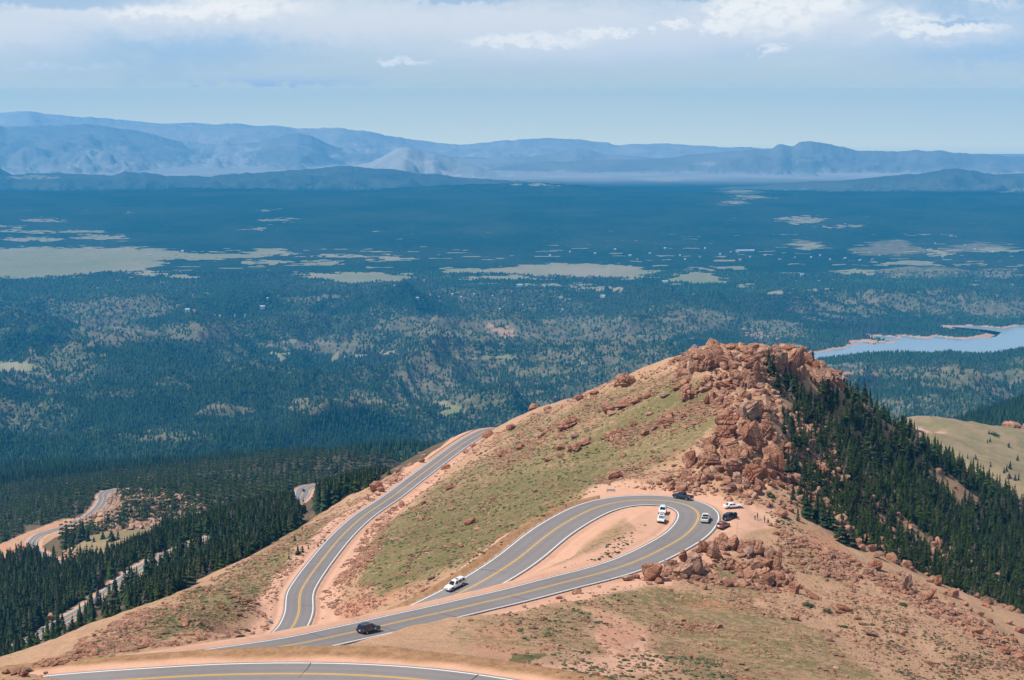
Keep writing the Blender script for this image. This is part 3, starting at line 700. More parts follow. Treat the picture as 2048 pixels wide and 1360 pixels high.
vattr(far_o, 'cover', np.stack([mead, sand, thin, np.ones_like(mead)], -1))
tag(far_o, kind='structure')

# water
mw, ntw, bw = newmat('lake_water')
bw.inputs['Base Color'].default_value = (.30, .36, .36, 1); bw.inputs['Roughness'].default_value = .10
bump(ntw, bw, noise(ntw, .05, 3), 1.0, .25)
bm = bmesh.new()
for P in (LAKE, INLET):
    c = P.mean(0)
    bm.faces.new([bm.verts.new((*(c + (p - c) * 1.0 + (p - c) / np.linalg.norm(p - c) * 70), WATER)) for p in P])
bmesh.ops.triangulate(bm, faces=bm.faces[:])
me = bpy.data.meshes.new('water'); bm.to_mesh(me); bm.free(); me.materials.append(mw)
wo = bpy.data.objects.new('water', me); COL.objects.link(wo); tag(wo, kind='structure')

# ------------------------------------------------------------------ roads
def ribbon(name, L, o0, o1, lift, mat, parent=None, i0=0, i1=None, nc=2, drop=0.0):
    S = L[i0:i1]
    T = np.gradient(S[:, :2], axis=0); T /= np.linalg.norm(T, axis=1)[:, None]
    Nn = np.stack([-T[:, 1], T[:, 0]], 1)
    cols = []
    for k in range(nc):
        t = k / (nc - 1)
        o = (o0(S) * (1 - t) + o1(S) * t)[:, None]
        cols.append(np.column_stack([S[:, :2] + Nn * o, S[:, 2] + lift]))
    V = np.stack(cols, 1).reshape(-1, 3)
    f = grid_faces(len(S), nc)
    f = f[:, ::-1]
    o = mesh_np(name, V, f, mat, False, parent)
    return o
for q, L in enumerate(LINES):
    r = ribbon('road', L, lambda S: -S[:, 3] - .55, lambda S: S[:, 3] + .55, 0.06, M_asphalt, nc=15)
    nv = len(r.data.vertices); t = np.tile(np.linspace(-1, 1, 15), nv // 15)
    lane = .35 * np.exp(-((np.abs(t) - .27) / .07) ** 2) + .35 * np.exp(-((np.abs(t) - .68) / .07) ** 2)
    lane = lane * (.6 + .4 * np.repeat(rng.random(nv // 15), 15))
    vattr(r, 'lane', np.stack([lane] * 3 + [np.ones(nv)], -1))
    tag(r, kind='structure')
    for sgn in (-1, 1):
        ribbon('edge_line', L, lambda S: sgn * S[:, 3] - .13, lambda S: sgn * S[:, 3] + .13, 0.075, M_white, r)
        ribbon('centre_line', L, lambda S: sgn * .17 + 0 * S[:, 3] - .085, lambda S: sgn * .17 + 0 * S[:, 3] + .085, 0.075, M_yellow, r)
    if q == 0:
        bm = bmesh.new()
        i = 25
        while i < len(L) - 30:
            p = L[i]; T = Vector((L[i + 1] - L[i - 1])[:2]).normalized(); Nv = Vector((-T.y, T.x))
            a_, b_ = (-p[3], p[3]) if random.random() < .5 else ((-p[3], 0) if random.random() < .5 else (0, p[3]))
            pts = []
            K_ = 7; ang = random.uniform(-.25, .25); prev = 0
            row = []
            for k in range(K_):
                o = a_ + (b_ - a_) * k / (K_ - 1); prev += random.uniform(-.12, .12)
                c = Vector(p[:2]) + Nv * o + T * (o * ang + prev)
                row.append((c - T * .05, c + T * .05))
            for k in range(K_ - 1):
                vs = [bm.verts.new((c.x, c.y, p[2] + .071)) for c in (row[k][0], row[k][1], row[k + 1][1], row[k + 1][0])]
                bm.faces.new(vs)
            i += random.randint(7, 26)
        me = bpy.data.meshes.new('sealed_crack'); bm.to_mesh(me); bm.free(); me.materials.append(M_seam)
        o = bpy.data.objects.new('sealed_crack', me); COL.objects.link(o); o.parent = r

# ------------------------------------------------------------------ spruces
def spruce_crown(seed, tiers=13, nb=9, rad=.16, lean=0.0, sparse=0.0, start=.07):
    """unit-height crown: tiers of drooping boughs, each a small ridge of two faces with a ragged tip"""
    r = random.Random(seed); V = []; Fc = []
    for t in range(tiers):
        k = t / (tiers - 1)
        z = start + (1 - start) * k * .96
        rr = rad * (1 - k) ** .85 * r.uniform(.78, 1.18) + .012
        off = r.uniform(0, 6.28)
        n_ = max(5, int(nb * (1 - .45 * k)))
        for b_ in range(n_):
            if r.random() < sparse: continue
            an = off + 6.283 * (b_ + r.uniform(-.3, .3)) / n_
            L_ = rr * r.uniform(.62, 1.25); wd = L_ * r.uniform(.38, .55) + .006
            dz = r.uniform(.05, .085) * (1 - .4 * k) + .012
            c, s = math.cos(an), math.sin(an)
            zz = z + r.uniform(-.012, .012)
            i = len(V)
            V += [(0, 0, zz + dz), (c * L_ * .62 - s * wd, s * L_ * .62 + c * wd, zz - .02), (c * L_, s * L_, zz - .035 * r.uniform(.4, 1.6)), (c * L_ * .62 + s * wd, s * L_ * .62 - c * wd, zz - .02), (c * L_ * .55, s * L_ * .55, zz + dz * .42)]
            Fc += [(i, i + 1, i + 4), (i + 1, i + 2, i + 4), (i + 2, i + 3, i + 4), (i + 3, i, i + 4)]
    V += [(0.008, 0, .93), (-.004, .007, .93), (-.004, -.007, .93), (0, 0, 1.0)]; i = len(V) - 4
    Fc += [(i, i + 1, i + 3), (i + 1, i + 2, i + 3), (i + 2, i, i + 3)]
    V = np.array(V); V[:, 0] += lean * V[:, 2] ** 2
    return V, np.array(Fc)
CROWNS = [spruce_crown(s, tiers=r_[0], nb=r_[1], rad=r_[2], lean=r_[3], sparse=r_[4], start=r_[5]) for s, r_ in enumerate([
    (14, 9, .155, .0, .05, .06), (12, 8, .19, .02, .1, .04), (15, 8, .13, -.02, .08, .08), (11, 9, .22, 0, .05, .02), (13, 7, .15, .03, .25, .1),
    (16, 9, .14, 0, .1, .05), (10, 8, .25, -.02, .1, .02), (13, 8, .17, .02, .3, .08)])]
LOWC = [spruce_crown(50 + s, tiers=5, nb=6, rad=.19, sparse=.1) for s in range(4)]
def trunk_mesh():
    V = []; Fc = []
    for k, (z, r) in enumerate([(-.08, .022), (.1, .017), (.5, .011), (.95, .002)]):
        for j in range(6): V.append((r * math.cos(j * PI / 3), r * math.sin(j * PI / 3), z))
        if k:
            for j in range(6): Fc.append(((k - 1) * 6 + j, (k - 1) * 6 + (j + 1) % 6, k * 6 + (j + 1) % 6, k * 6 + j))
    return np.array(V), np.array(Fc)
def merged(name, protos, kinds, P, H, Wd, rot, tint, mat, kind='stuff', smooth=False):
    """one mesh of many copies: kinds picks the prototype of each copy"""
    VV, FF, TT = [], [], []; base = 0
    for k, (V, Fc) in enumerate(protos):
        s = np.where(kinds == k)[0]
        if not len(s): continue
        c, sn = np.cos(rot[s])[:, None], np.sin(rot[s])[:, None]
        x = (V[:, 0] * c - V[:, 1] * sn) * Wd[s][:, None] + P[s, 0][:, None]
        y = (V[:, 0] * sn + V[:, 1] * c) * Wd[s][:, None] + P[s, 1][:, None]
        z = V[:, 2] * H[s][:, None] + P[s, 2][:, None]
        VV.append(np.stack([x, y, z], -1).reshape(-1, 3))
        FF.append((Fc[None] + (np.arange(len(s)) * len(V))[:, None, None] + base).reshape(-1, Fc.shape[1]))
        TT.append(np.repeat(tint[s], len(V), 0)); base += len(s) * len(V)
    o = mesh_np(name, np.vstack(VV), np.vstack(FF), mat, smooth)
    T = np.vstack(TT); vattr(o, 'tint', np.column_stack([T, np.ones(len(T))]))
    return tag(o, kind=kind)
def tints(n_, dead=.06, warm=.16):
    t = np.array([.022, .034, .006]) * (rng.uniform(.45, 1.75, n_)[:, None])
    g = rng.random(n_)
    t[g < warm] = np.array([.045, .048, .020]) * rng.uniform(.7, 1.2, ((g < warm).sum(), 1))
    t[g < dead] = np.array([.085, .072, .055]) * rng.uniform(.6, 1.2, ((g < dead).sum(), 1))
    return t
# candidate positions on a jittered grid that follows the mountain side
def candidates(y0, y1, a0, a1, sp):
    gx = np.arange(a0 * y1, a1 * y1, sp); gy = np.arange(y0, y1, sp)
    X_, Yg = np.meshgrid(gx, gy); X_ = X_.ravel() + rng.uniform(-.48, .48, X_.size) * sp; Yg = Yg.ravel() + rng.uniform(-.48, .48, Yg.size) * sp
    k = (X_ / Yg > a0) & (X_ / Yg < a1)
    return X_[k], Yg[k]
def off_road(x, y, m=2.0):
    ok = np.ones(x.shape, bool)
    for L in LINES:
        D, Z, HWd, S_, T_ = road_dist(x, y, L)
        ok &= D > HWd + m
    return ok
x1, y1 = candidates(405, 930, -.42, .42, 2.6)
z1 = zat(x1, y1); u1, v1 = project(x1, y1, z1)
l_, r_, d_ = forest_mask(u1, v1, y1, x1)
gap = fbm(x1 / 26, y1 / 26, 81, 3)
edge = poly_sd(u1, v1, np.array([(1535, 735), (1570, 745), (1600, 770), (1640, 790), (1660, 780), (1700, 790), (1800, 850), (1900, 925), (2048, 1020), (2500, 1300), (2500, 1600), (2048, 1275), (1960, 1225), (1850, 1160), (1720, 1095), (1690, 1090), (1650, 1062), (1600, 1020), (1595, 960), (1570, 900), (1560, 850), (1590, 830), (1555, 790), (1540, 760)], float))
rf = r_ & (rng.random(x1.shape) < np.clip(.34 + np.minimum(-edge, 90) / 80, 0, .97)) & ~((gap > .55) & (edge > -110))
lf = l_ & (rng.random(x1.shape) < .80) & (gap < .50)
ep = np.array([(0, 1317 + 14), (60, 1282 + 14), (116, 1247 + 14), (183, 1209 + 14), (234, 1169 + 14), (281, 1135 + 14), (335, 1108 + 13), (390, 1086 + 12), (420, 1076 + 10)], float)
vr_ = np.interp(u1, ep[:, 0], ep[:, 1]); covers = (u1 < 420) & (y1 < 730) & (v1 > vr_ - 6) & (v1 - 10 / y1 * F < vr_ - 9)
lf &= ~(covers & (rng.random(x1.shape) > np.where(u1 < 300, .09, .25)))
lf &= ~((u1 > 588) & (u1 < 632) & (v1 > 990) & (v1 - 10 / y1 * F < 995)) & ~((u1 > 55) & (u1 < 125) & (v1 > 1080) & (v1 < 1118) & (v1 - 9 / y1 * F < 1090))
keep_ = (rf | lf) & off_road(x1, y1, 3.0) 
x1, y1 = x1[keep_], y1[keep_]
x2, y2 = candidates(930, 1750, -.42, .42, 4.6)
z2 = zat(x2, y2); u2, v2 = project(x2, y2, z2)
l_, r_, d_ = forest_mask(u2, v2, y2, x2)
k2 = ((l_ & (u2 < 1000)) | d_) & off_road(x2, y2, 4.0) & (rng.random(x2.shape) < .93)
k2 &= ~((np.abs(u2 - 610) < 26) & (v2 > 975) & (v2 < 1030) & (y2 < 1075)) & ~((np.abs(u2 - 222) < 22) & (v2 > 990) & (v2 < 1030)) & ~((u2 > 50) & (u2 < 120) & (v2 > 1050) & (v2 < 1105))
x2, y2 = x2[k2], y2[k2]
# a few standing alone
ALONE = [(1838, 872, 6), (1935, 917, 11), (1951, 919, 12), (1980, 884, 12), (1975, 886, 10), (2018, 895, 12), (1978, 868, 10), (1990, 870, 7), (1981, 934, 13), (2013, 943, 16), (2020, 938, 18), (2008, 946, 13), (2030, 960, 14), (2037, 960, 16), (2018, 956, 14), (2035, 921, 14), (1925, 922, 16), (1918, 919, 14), (2016, 893, 8), (1952, 918, 8),
         (216, 1052, 28), (206, 1078, 20), (223, 1081, 29), (236, 1079, 22), (176, 1082, 30), (139, 1096, 26), (196, 1061, 22), (185, 1058, 20), (215, 1110, 30), (175, 1106, 14), (188, 1084, 14), (194, 1100, 12), (162, 1078, 8), (250, 1036, 22), (262, 1028, 20), (274, 1020, 22), (285, 1030, 26), (240, 1048, 24), (248, 1046, 26), (255, 1048, 24), (300, 1030, 24), (320, 1022, 26), (232, 992, 10), (228, 1042, 12),
         (590, 1082, 14), (605, 1105, 16), (617, 1098, 10), (636, 1093, 10), (642, 1088, 12), (596, 1110, 24), (560, 1073, 22), (605, 1060, 10), (650, 1083, 8), (578, 1118, 12),
         (1544, 748, 34), (1556, 768, 38), (1530, 732, 20), (1527, 736, 16), (1540, 740, 22), (1575, 780, 40), (1586, 786, 44), (1598, 745, 28), (1625, 730, 34), (1632, 742, 26), (1566, 838, 30), (1575, 850, 40), (1582, 868, 36), (1592, 820, 24), (1618, 836, 28),
         (1575, 948, 40), (1584, 942, 38), (1567, 925, 36), (1595, 950, 42), (1612, 1035, 60), (1586, 1000, 36), (1604, 985, 50), (1620, 975, 48), (1632, 1040, 50), (1596, 1042, 30), (1645, 1052, 56), (1664, 1060, 52), (1684, 1085, 60), (1700, 1092, 50)]
ax, ay, ah = [], [], []
for (u, v, hp) in ALONE:
    p = hit(u, v); ax.append(p.x); ay.append(p.y); ah.append(hp * p.y / F)
ax, ay, ah = map(np.array, (ax, ay, ah))
nA_ = len(ax)
TX = np.concatenate([ax, x1, x2]); TY = np.concatenate([ay, y1, y2]); TZ = zat(TX, TY)
base_h = np.where(TY < 930, 7.4 + 2.6 * sstep(450, 700, TY), 10.0) * (1 - .18 * (TX > 0)) * (1 - .12 * (TX > 0) * (TY < 520))
TH = np.concatenate([ah, (base_h * rng.uniform(.55, 1.28, TX.shape) * (1 - .45 * (rng.random(TX.shape) < .18)))[nA_:]])
TU, TV = project(TX, TY, TZ)
too = (TX < 0) & (TY < 1150) & (TY > 430) & (TV - TH / TY * F < np.interp(TU, [0, 500, 700, 880], [950, 943, 934, 912]))
too[:nA_] = False
TX, TY, TZ, TH, TU, TV = [q[~too] for q in (TX, TY, TZ, TH, TU, TV)]
vis = visible(TX, TY, TZ + TH * .85) & (TU > -25) & (TU < 2075) & (TV - TH / TY * F < 1365)
side = (TU > -420) & (TU < 2470)
px = TH / TY * F
order = np.argsort(-px * (TV - px * .2 < 1400))
order = order[vis[order]]
solo = set(range(nA_)) & set(np.where(vis)[0])
for i in order:
    if len(solo) >= 292: break
    if i >= nA_: solo.add(int(i))
solo = sorted(solo)
rest = np.array([i for i in range(len(TX)) if i not in set(solo)])
rest = rest[side[rest]]
nearr = rest[TY[rest] < 930]; farr = rest[TY[rest] >= 930]
print('trees', len(solo), len(nearr), len(farr))
def emit_mass(name, idx, protos, mat):
    n_ = len(idx)
    P = np.column_stack([TX[idx], TY[idx], TZ[idx] - .15])
    return merged(name, protos, rng.integers(0, len(protos), n_), P, TH[idx], TH[idx] * rng.uniform(1.0, 1.5, n_), rng.uniform(0, 6.28, n_), tints(n_), mat)
emit_mass('spruce_forest', nearr, CROWNS, M_needles_mass)
emit_mass('distant_spruce_forest', farr, LOWC, M_needles_mass)
tv, tf = trunk_mesh()
tree_protos = []
for k, (V, Fc) in enumerate(CROWNS):
    root = empty('spruce_tree', (0, 0, -5000))
    cr = mesh_np('crown', V, Fc, M_needles, False, root)
    tr = mesh_np('trunk', tv, tf, M_bark, False, root)
    tree_protos.append((root, cr, tr))
used_p = [False] * len(tree_protos)
SOLO_LABEL = {0: None}
def place_tree(i, label, group):
    k = random.randrange(len(tree_protos)); root, cr, tr = tree_protos[k]
    if not used_p[k]: used_p[k] = True; o = root; kids = (cr, tr)
    else:
        o = root.copy(); COL.objects.link(o)
        for ch in (cr, tr):
            c = ch.copy(); COL.objects.link(c); c.parent = o
    h = TH[i]; wd = h * random.uniform(1.0, 1.4) * (1.25 if i < nA_ else 1)
    o.location = (TX[i], TY[i], TZ[i] - .1); o.scale = (wd, wd, h); o.rotation_euler = (0, 0, random.uniform(0, 6.28))
    tag(o, label, 'conifer tree', group)
for i in solo:
    if i < nA_:
        if i < 20: place_tree(i, 'small dark spruce standing in the open tan meadow at the right edge beyond the forest', 'spruces scattered over the far meadow')
        elif i < 44: place_tree(i, 'dark spruce on or beside the small rocky knoll and its green meadow far left', 'spruces around the rocky knoll')
        elif i < 54: place_tree(i, 'small spruce growing out on the bare slope left of the descending road', 'spruces on the open left slope')
        else: place_tree(i, 'slender dark spruce growing among the boulders beside the rocky spine', 'spruces at the foot of the rock spine')
    elif TU[i] > 1300: place_tree(i, 'dark green spruce in the dense wood covering the right slope', 'spruces in the wood on the right slope')
    else: place_tree(i, 'dark green spruce in the wood below the bare left slope', 'spruces in the wood on the left')
for k, (root, cr, tr) in enumerate(tree_protos):
    if not used_p[k]:
        for o in (cr, tr, root): bpy.data.objects.remove(o)

# the woods of the valley, thinning with distance
xs, ys, zs, hs = [], [], [], []
ycur = 1750.0
while ycur < 6850:
    sp = max(6.2 * (ycur / 3000) ** 1.0, 6.0)
    gx = np.arange(-.40 * ycur, .40 * ycur, sp)
    xs.append(gx + rng.uniform(-.5, .5, gx.size) * sp); ys.append(ycur + rng.uniform(-.5, .5, gx.size) * sp); hs.append(np.full(gx.size, sp)); ycur += sp
vx, vy, vs_ = map(np.concatenate, (xs, ys, hs))
fi = NR1 + (np.log(vy) - LS) / (L1_ - LS) * (NR2 - 1) - m0
fj = (vx / vy - A0) / (A1_ - A0) * (NA - 1)
ii, jj = np.clip(np.round(fi).astype(int), 0, NR2 - 1), np.round(fj).astype(int)
dn = 1 - .90 * thin[ii, jj] * sstep(.35, .6, .5 + .5 * fbm(vx / 45, vy / 55, 91, 3) + .25 * thin[ii, jj])
dn *= (mead[ii, jj] < .45) & (sand[ii, jj] < .3) & (SH[ii, jj] > 8)
vz = zat(vx, vy)
ok = (rng.random(vx.shape) < dn * .95) & (visible(vx, vy, vz + 14) | (rng.random(vx.shape) < .0))
vx, vy, vz, vs_ = vx[ok], vy[ok], vz[ok], vs_[ok]
nV = len(vx); print('valley trees', nV)
def cone(seed):
    r = random.Random(seed); V = [(0.0, 0.0, 1.0)]; n_ = 5
    for j in range(n_): V.append((.5 * math.cos(j * 6.283 / n_) * r.uniform(.8, 1.2), .5 * math.sin(j * 6.283 / n_) * r.uniform(.8, 1.2), r.uniform(.05, .2)))
    return np.array(V), np.array([(0, 1 + j, 1 + (j + 1) % n_) for j in range(n_)])
tt = np.array([.033, .064, .017]) * rng.uniform(.5, 1.5, nV)[:, None]
patch = fbm(vx / 200, vy / 230, 95, 3)
tt *= (1 + .55 * fbm(vx / 420, vy / 260, 96, 3))[:, None]
asp = (patch > .30) & (rng.random(nV) < .6); tt[asp] = np.array([.045, .075, .026]) * rng.uniform(.7, 1.2, (asp.sum(), 1))
dd = (patch < -.30) & (rng.random(nV) < .45); tt[dd] = np.array([.070, .066, .056]) * rng.uniform(.7, 1.2, (dd.sum(), 1))
merged('valley_forest', [cone(s) for s in range(4)], rng.integers(0, 4, nV), np.column_stack([vx, vy, vz - 1]), rng.uniform(8, 16, nV) * np.clip(3000 / vy, .4, 1.0) ** .4, vs_ * rng.uniform(.55, .85, nV), rng.uniform(0, 6.28, nV), tt, M_needles_mass)

# ------------------------------------------------------------------ boulders
def boulder(seed, sub=3, cuts=9, tall=False, lump=.16):
    r = random.Random(seed); bm = bmesh.new(); bmesh.ops.create_icosphere(bm, subdivisions=sub, radius=1)
    pl = []
    for _ in range(cuts):
        nvec = Vector((r.gauss(0, 1), r.gauss(0, 1), r.gauss(0, .8))).normalized(); pl.append((nvec, r.uniform(.50, .80)))
    jn = Vector((r.gauss(0, 1), r.gauss(0, 1), r.gauss(0, .25))).normalized(); gr = [((jn + Vector((r.gauss(0, .12), r.gauss(0, .12), r.gauss(0, .12)))).normalized(), r.uniform(-.5, .5)) for _ in range(2)] + [(Vector((r.gauss(0, .3), r.gauss(0, .3), 1)).normalized(), r.uniform(-.3, .4))] if sub > 3 else []
    if sub > 3:
        pl += [(jn, r.uniform(.5, .75)), (-jn, r.uniform(.5, .75)), (Vector((-jn.y, jn.x, r.gauss(0, .3))).normalized(), r.uniform(.5, .75)), (Vector((jn.y, -jn.x, r.gauss(0, .3))).normalized(), r.uniform(.5, .75))]
    o = Vector((r.uniform(0, 50), r.uniform(0, 50), r.uniform(0, 50)))
    from mathutils import noise as mn
    for v in bm.verts:
        p = v.co.copy()
        p *= 1 + lump * mn.noise(p * 1.3 + o) * 1.6 + .05 * mn.noise(p * 4 + o)
        q_ = p.copy()
        for nvec, d in pl:
            e = p.dot(nvec) - d
            if e > 0: p -= nvec * e * .97
        for nvec, d in gr:
            e = (q_.dot(nvec) - d) / .045
            if abs(e) < 3: p *= 1 - .17 * math.exp(-e * e)
        v.co = p
    V = np.array([v.co[:] for v in bm.verts]); Fc = np.array([[v.index for v in f.verts] for f in bm.faces]); bm.free()
    lo, hi = V.min(0), V.max(0)
    V = (V - (lo + hi) / 2) / (hi - lo); V[:, 2] += .5
    V[:, 0] += .12 * (V[:, 2] - .5) * (1 if seed % 2 else -1)
    if tall:
        V[:, :2] *= (1 - .28 * V[:, 2:3] ** 2)
    return V, Fc
BOULD = [boulder(s, 4, 9, s % 4 == 3, .24) for s in range(18)]
RUB = [boulder(100 + s, 1, 4) for s in range(10)]
MED = [boulder(200 + s, 2, 9, lump=.3) for s in range(10)]
MED1 = [boulder(400 + s, 1, 6, lump=.3) for s in range(12)]; MED1 = [(V * [1.4, .75, 1.0], Fc) for V, Fc in MED1]
MED = [(V * [1.25, .8, 1.0], Fc) for V, Fc in MED]; RUB = [(V * [1.3, .8, 1], Fc) for V, Fc in RUB]
bmesh_data = []
for k, (V, Fc) in enumerate(BOULD):
    o = mesh_np('boulder', V, Fc, M_rock, False); md = o.data; bpy.data.objects.remove(o)
    for p in md.polygons: p.use_smooth = True
    md.update()
    try: md.set_sharp_from_angle(angle=math.radians(12))
    except Exception: pass
    bmesh_data.append(md)
# (u, v of the foot, width, height in photo px, lean in degrees)
OUT = 'pile of rounded granite boulders below the hairpin'
MANUAL = {
 'low': [(1303,1162,38,38,0),(1318,1167,18,13,0),(1368,1156,36,32,0),(1391,1150,33,45,0),(1367,1124,20,26,0),(1393,1106,20,13,0),(1407,1106,28,25,-20),(1433,1122,28,42,10),(1451,1096,22,31,0),(1467,1103,23,33,0),(1484,1109,15,24,8),
         (1515,1114,22,31,-6),(1536,1118,18,28,-8),(1550,1144,16,48,-18),(1511,1142,25,25,0),(1534,1141,24,24,0),(1509,1161,24,20,0),(1532,1175,26,33,-12),(1461,1142,18,17,0),(1474,1143,15,11,0),(1447,1132,13,11,0),(1464,1124,12,8,0),
         (1409,1179,14,12,0),(1438,1170,13,12,0),(1343,1147,20,13,0),(1430,1125,13,9,0),(1576,1162,15,11,0),(1586,1187,22,24,-15),(1420,1135,12,8,0),(1350,1160,10,8,0),(1299,1170,12,7,0),(1380,1166,12,8,0),(1560,1160,14,12,0),(1545,1160,12,12,0),(1600,1178,12,9,0)],
 'slab': [(1629,1199,48,13,-24),(1690,1224,54,15,-26),(1677,1228,18,10,-20),(1743,1272,44,11,-22),(1725,1250,30,9,-22)],
 'crest': [(1751,1141,31,27,0),(1731,1150,26,22,-20),(1804,1182,18,42,-12),(1801,1151,20,17,0),(1815,1180,14,36,-14),(1846,1202,14,42,-38),(1866,1166,28,18,0),(1877,1172,17,28,0),(1856,1153,15,12,0),(1907,1194,22,20,-10),(1960,1232,20,12,0),(1980,1245,17,11,0),(1957,1268,28,11,0),(2010,1308,24,17,0),(2040,1322,22,17,0),(1806,1272,13,13,0),(1791,1265,15,9,0),(1855,1200,14,14,0),(1881,1215,14,9,0),(1905,1212,13,11,0),(1930,1212,17,9,0),(1940,1222,13,9,0),(1988,1266,16,8,0),(2030,1285,16,12,0),(1900,1180,10,8,0),(1785,1160,14,12,0),(1828,1185,16,14,0),(1890,1190,14,10,0),(1720,1158,16,12,0),(2040,1265,18,14,0),(2020,1250,14,12,0)],
 'summit': [(1388,702,16,16,0),(1391,742,25,46,0),(1418,733,26,38,0),(1426,697,31,26,0),(1440,726,21,46,8),(1460,702,16,19,0),(1457,717,15,19,0),(1463,735,26,19,0),(1487,705,26,16,8),(1509,705,22,22,0),(1529,726,19,38,-6),(1545,737,25,36,0),(1565,739,24,44,-4),(1582,752,22,58,-10),(1581,701,24,15,0),(1608,710,15,19,0),(1596,704,10,11,0),(1614,731,28,28,-20),(1627,744,20,26,-20),
            (1512,761,17,43,0),(1487,780,18,50,0),(1476,780,14,40,4),(1498,776,11,34,0),(1421,769,15,20,10),(1437,779,21,17,0),(1449,779,13,19,0),(1447,757,15,16,0),(1464,756,13,20,0),(1373,769,20,12,8),(1406,771,21,11,0),(1408,784,21,14,0),(1373,801,21,34,0),(1416,810,16,30,10),(1426,809,14,30,-4),(1472,737,30,22,0),(1555,799,15,12,0),(1495,725,18,16,0),(1500,738,16,24,0),(1478,722,16,14,0),(1372,712,16,10,0),(1360,722,20,10,10),(1345,728,18,8,0),(1600,722,18,22,-12),(1640,752,22,26,-16),(1655,752,20,20,0),(1672,762,24,26,-10),(1690,768,20,28,-14),(1662,745,16,12,0),(1555,712,20,16,0),(1540,706,18,12,0),(1620,712,12,14,0),(1520,742,12,20,0),(1460,770,14,22,0),(1437,760,14,12,0),(1392,790,16,12,0)],
 'spine': [(1461,833,21,19,0),(1477,840,13,26,0),(1487,840,15,34,0),(1514,833,29,40,0),(1459,848,26,16,0),(1446,879,25,32,0),(1462,875,15,28,0),(1485,872,15,32,0),(1503,884,25,48,0),(1530,848,15,26,-6),(1537,871,17,26,-8),(1427,896,24,27,12),(1420,924,32,28,16),(1445,906,10,21,0),(1466,901,34,28,14),(1389,929,24,33,14),(1440,943,36,22,12),(1535,950,31,52,0),(1513,942,23,30,0),(1542,958,23,25,0),(1456,974,28,26,0),(1493,955,17,32,0),(1492,981,17,30,0),(1521,981,21,30,0),(1506,984,15,17,0),(1556,918,17,44,-8),(1566,939,21,26,-10),(1391,972,15,19,0),(1409,966,17,17,0),(1590,971,24,28,-25),(1560,974,19,15,-15),(1470,943,29,24,10),(1463,921,18,17,0),(1582,838,28,16,-20),(1645,950,30,20,-22),(1621,829,17,19,0),(1653,871,15,23,0),(1475,965,20,24,0),(1530,900,20,26,0),(1548,885,16,20,-10),(1495,915,20,20,0),(1480,985,16,16,0),(1425,950,18,12,0),(1410,940,16,12,0),(1545,975,16,14,0),(1575,960,16,18,-20),(1520,868,18,18,0),(1470,850,16,12,0),(1436,960,18,14,0),(1622,960,22,14,-20),(1600,1000,20,10,0),(1560,1035,30,22,-24),(1605,905,26,14,-20),(1595,880,20,12,-15)],
 'slope': [(1219,827,28,30,10),(1224,830,19,12,0),(1250,815,33,17,14),(1275,807,25,19,10),(1295,797,19,15,0),(1224,872,23,12,14),(1240,866,15,13,0),(1267,853,19,17,0),(1149,877,19,16,0),(1124,876,15,9,0),(1134,860,52,15,6),(1174,890,32,17,10),(1152,904,20,23,0),(1139,904,15,19,0),(1121,900,26,10,14),(1096,924,19,14,0),(1121,914,17,10,0),(1068,819,21,15,14),(1112,802,9,12,0),(1083,874,19,13,16),(1041,900,17,15,0),(1005,913,19,18,0),(1023,861,25,16,10),(977,874,28,15,14),(1232,958,34,18,14),(1247,914,17,9,0),(1250,768,28,26,10),(1238,772,22,16,10),(1325,850,22,16,14),(1310,860,20,12,14),(1290,872,18,14,0),(1340,838,20,18,10),(1352,830,18,14,0),(1365,838,16,16,0),(1335,855,16,12,0),(1300,830,18,10,0),(1355,780,20,12,10),(1330,795,22,12,10),(1160,800,22,9,14),(1190,790,20,9,14),(1095,820,18,8,10)],
 'verge': [(846,1010,14,10,0),(803,1013,13,14,0),(899,979,22,14,12),(941,1049,30,8,10),(755,980,28,24,14),(752,963,13,10,0),(791,964,9,10,0),(796,945,13,11,0),(848,915,13,8,0),(932,896,17,12,24),(553,1078,10,16,0),(881,940,20,10,14),(922,1095,13,8,0),(441,1218,13,9,0),(490,1107,16,9,0),(187,1273,10,9,0),(356,1277,11,7,0),(223,1313,13,6,0),(770,985,18,12,14),(735,1000,12,8,0),(870,925,14,8,10),(915,905,14,8,10),(820,932,14,7,0),(905,1020,14,9,0),(985,1000,13,8,0),(1070,985,14,8,0),(820,1120,11,5,0),(700,1215,12,7,0),(730,1195,12,7,0),(325,1208,9,7,0),(300,1290,12,5,0)],
 'fore': [(44,1353,26,11,0),(165,1361,32,8,0),(10,1348,20,8,0),(1130,1187,22,11,8),(1220,1160,24,14,8),(1235,1156,22,12,0),(1362,1251,14,7,0),(1313,1253,9,7,0),(1394,1252,11,7,0),(1437,1257,18,4,0),(1298,1262,11,6,0),(1492,1342,16,10,0),(1399,1266,9,6,0),(1301,1343,9,5,0),(1350,1342,11,5,0),(1658,1282,18,8,0),(1564,1239,18,8,-12),(1591,1241,20,9,0),(1080,1196,14,5,0),(1024,1212,10,5,0),(1376,1257,10,5,0),(1368,1243,12,4,0),(1715,1240,14,8,0),(1700,1175,16,10,0),(1650,1150,14,9,0),(1620,1140,12,8,0),(1540,1052,12,6,0),(1556,1056,16,8,0),(1860,1330,16,5,0)],
}
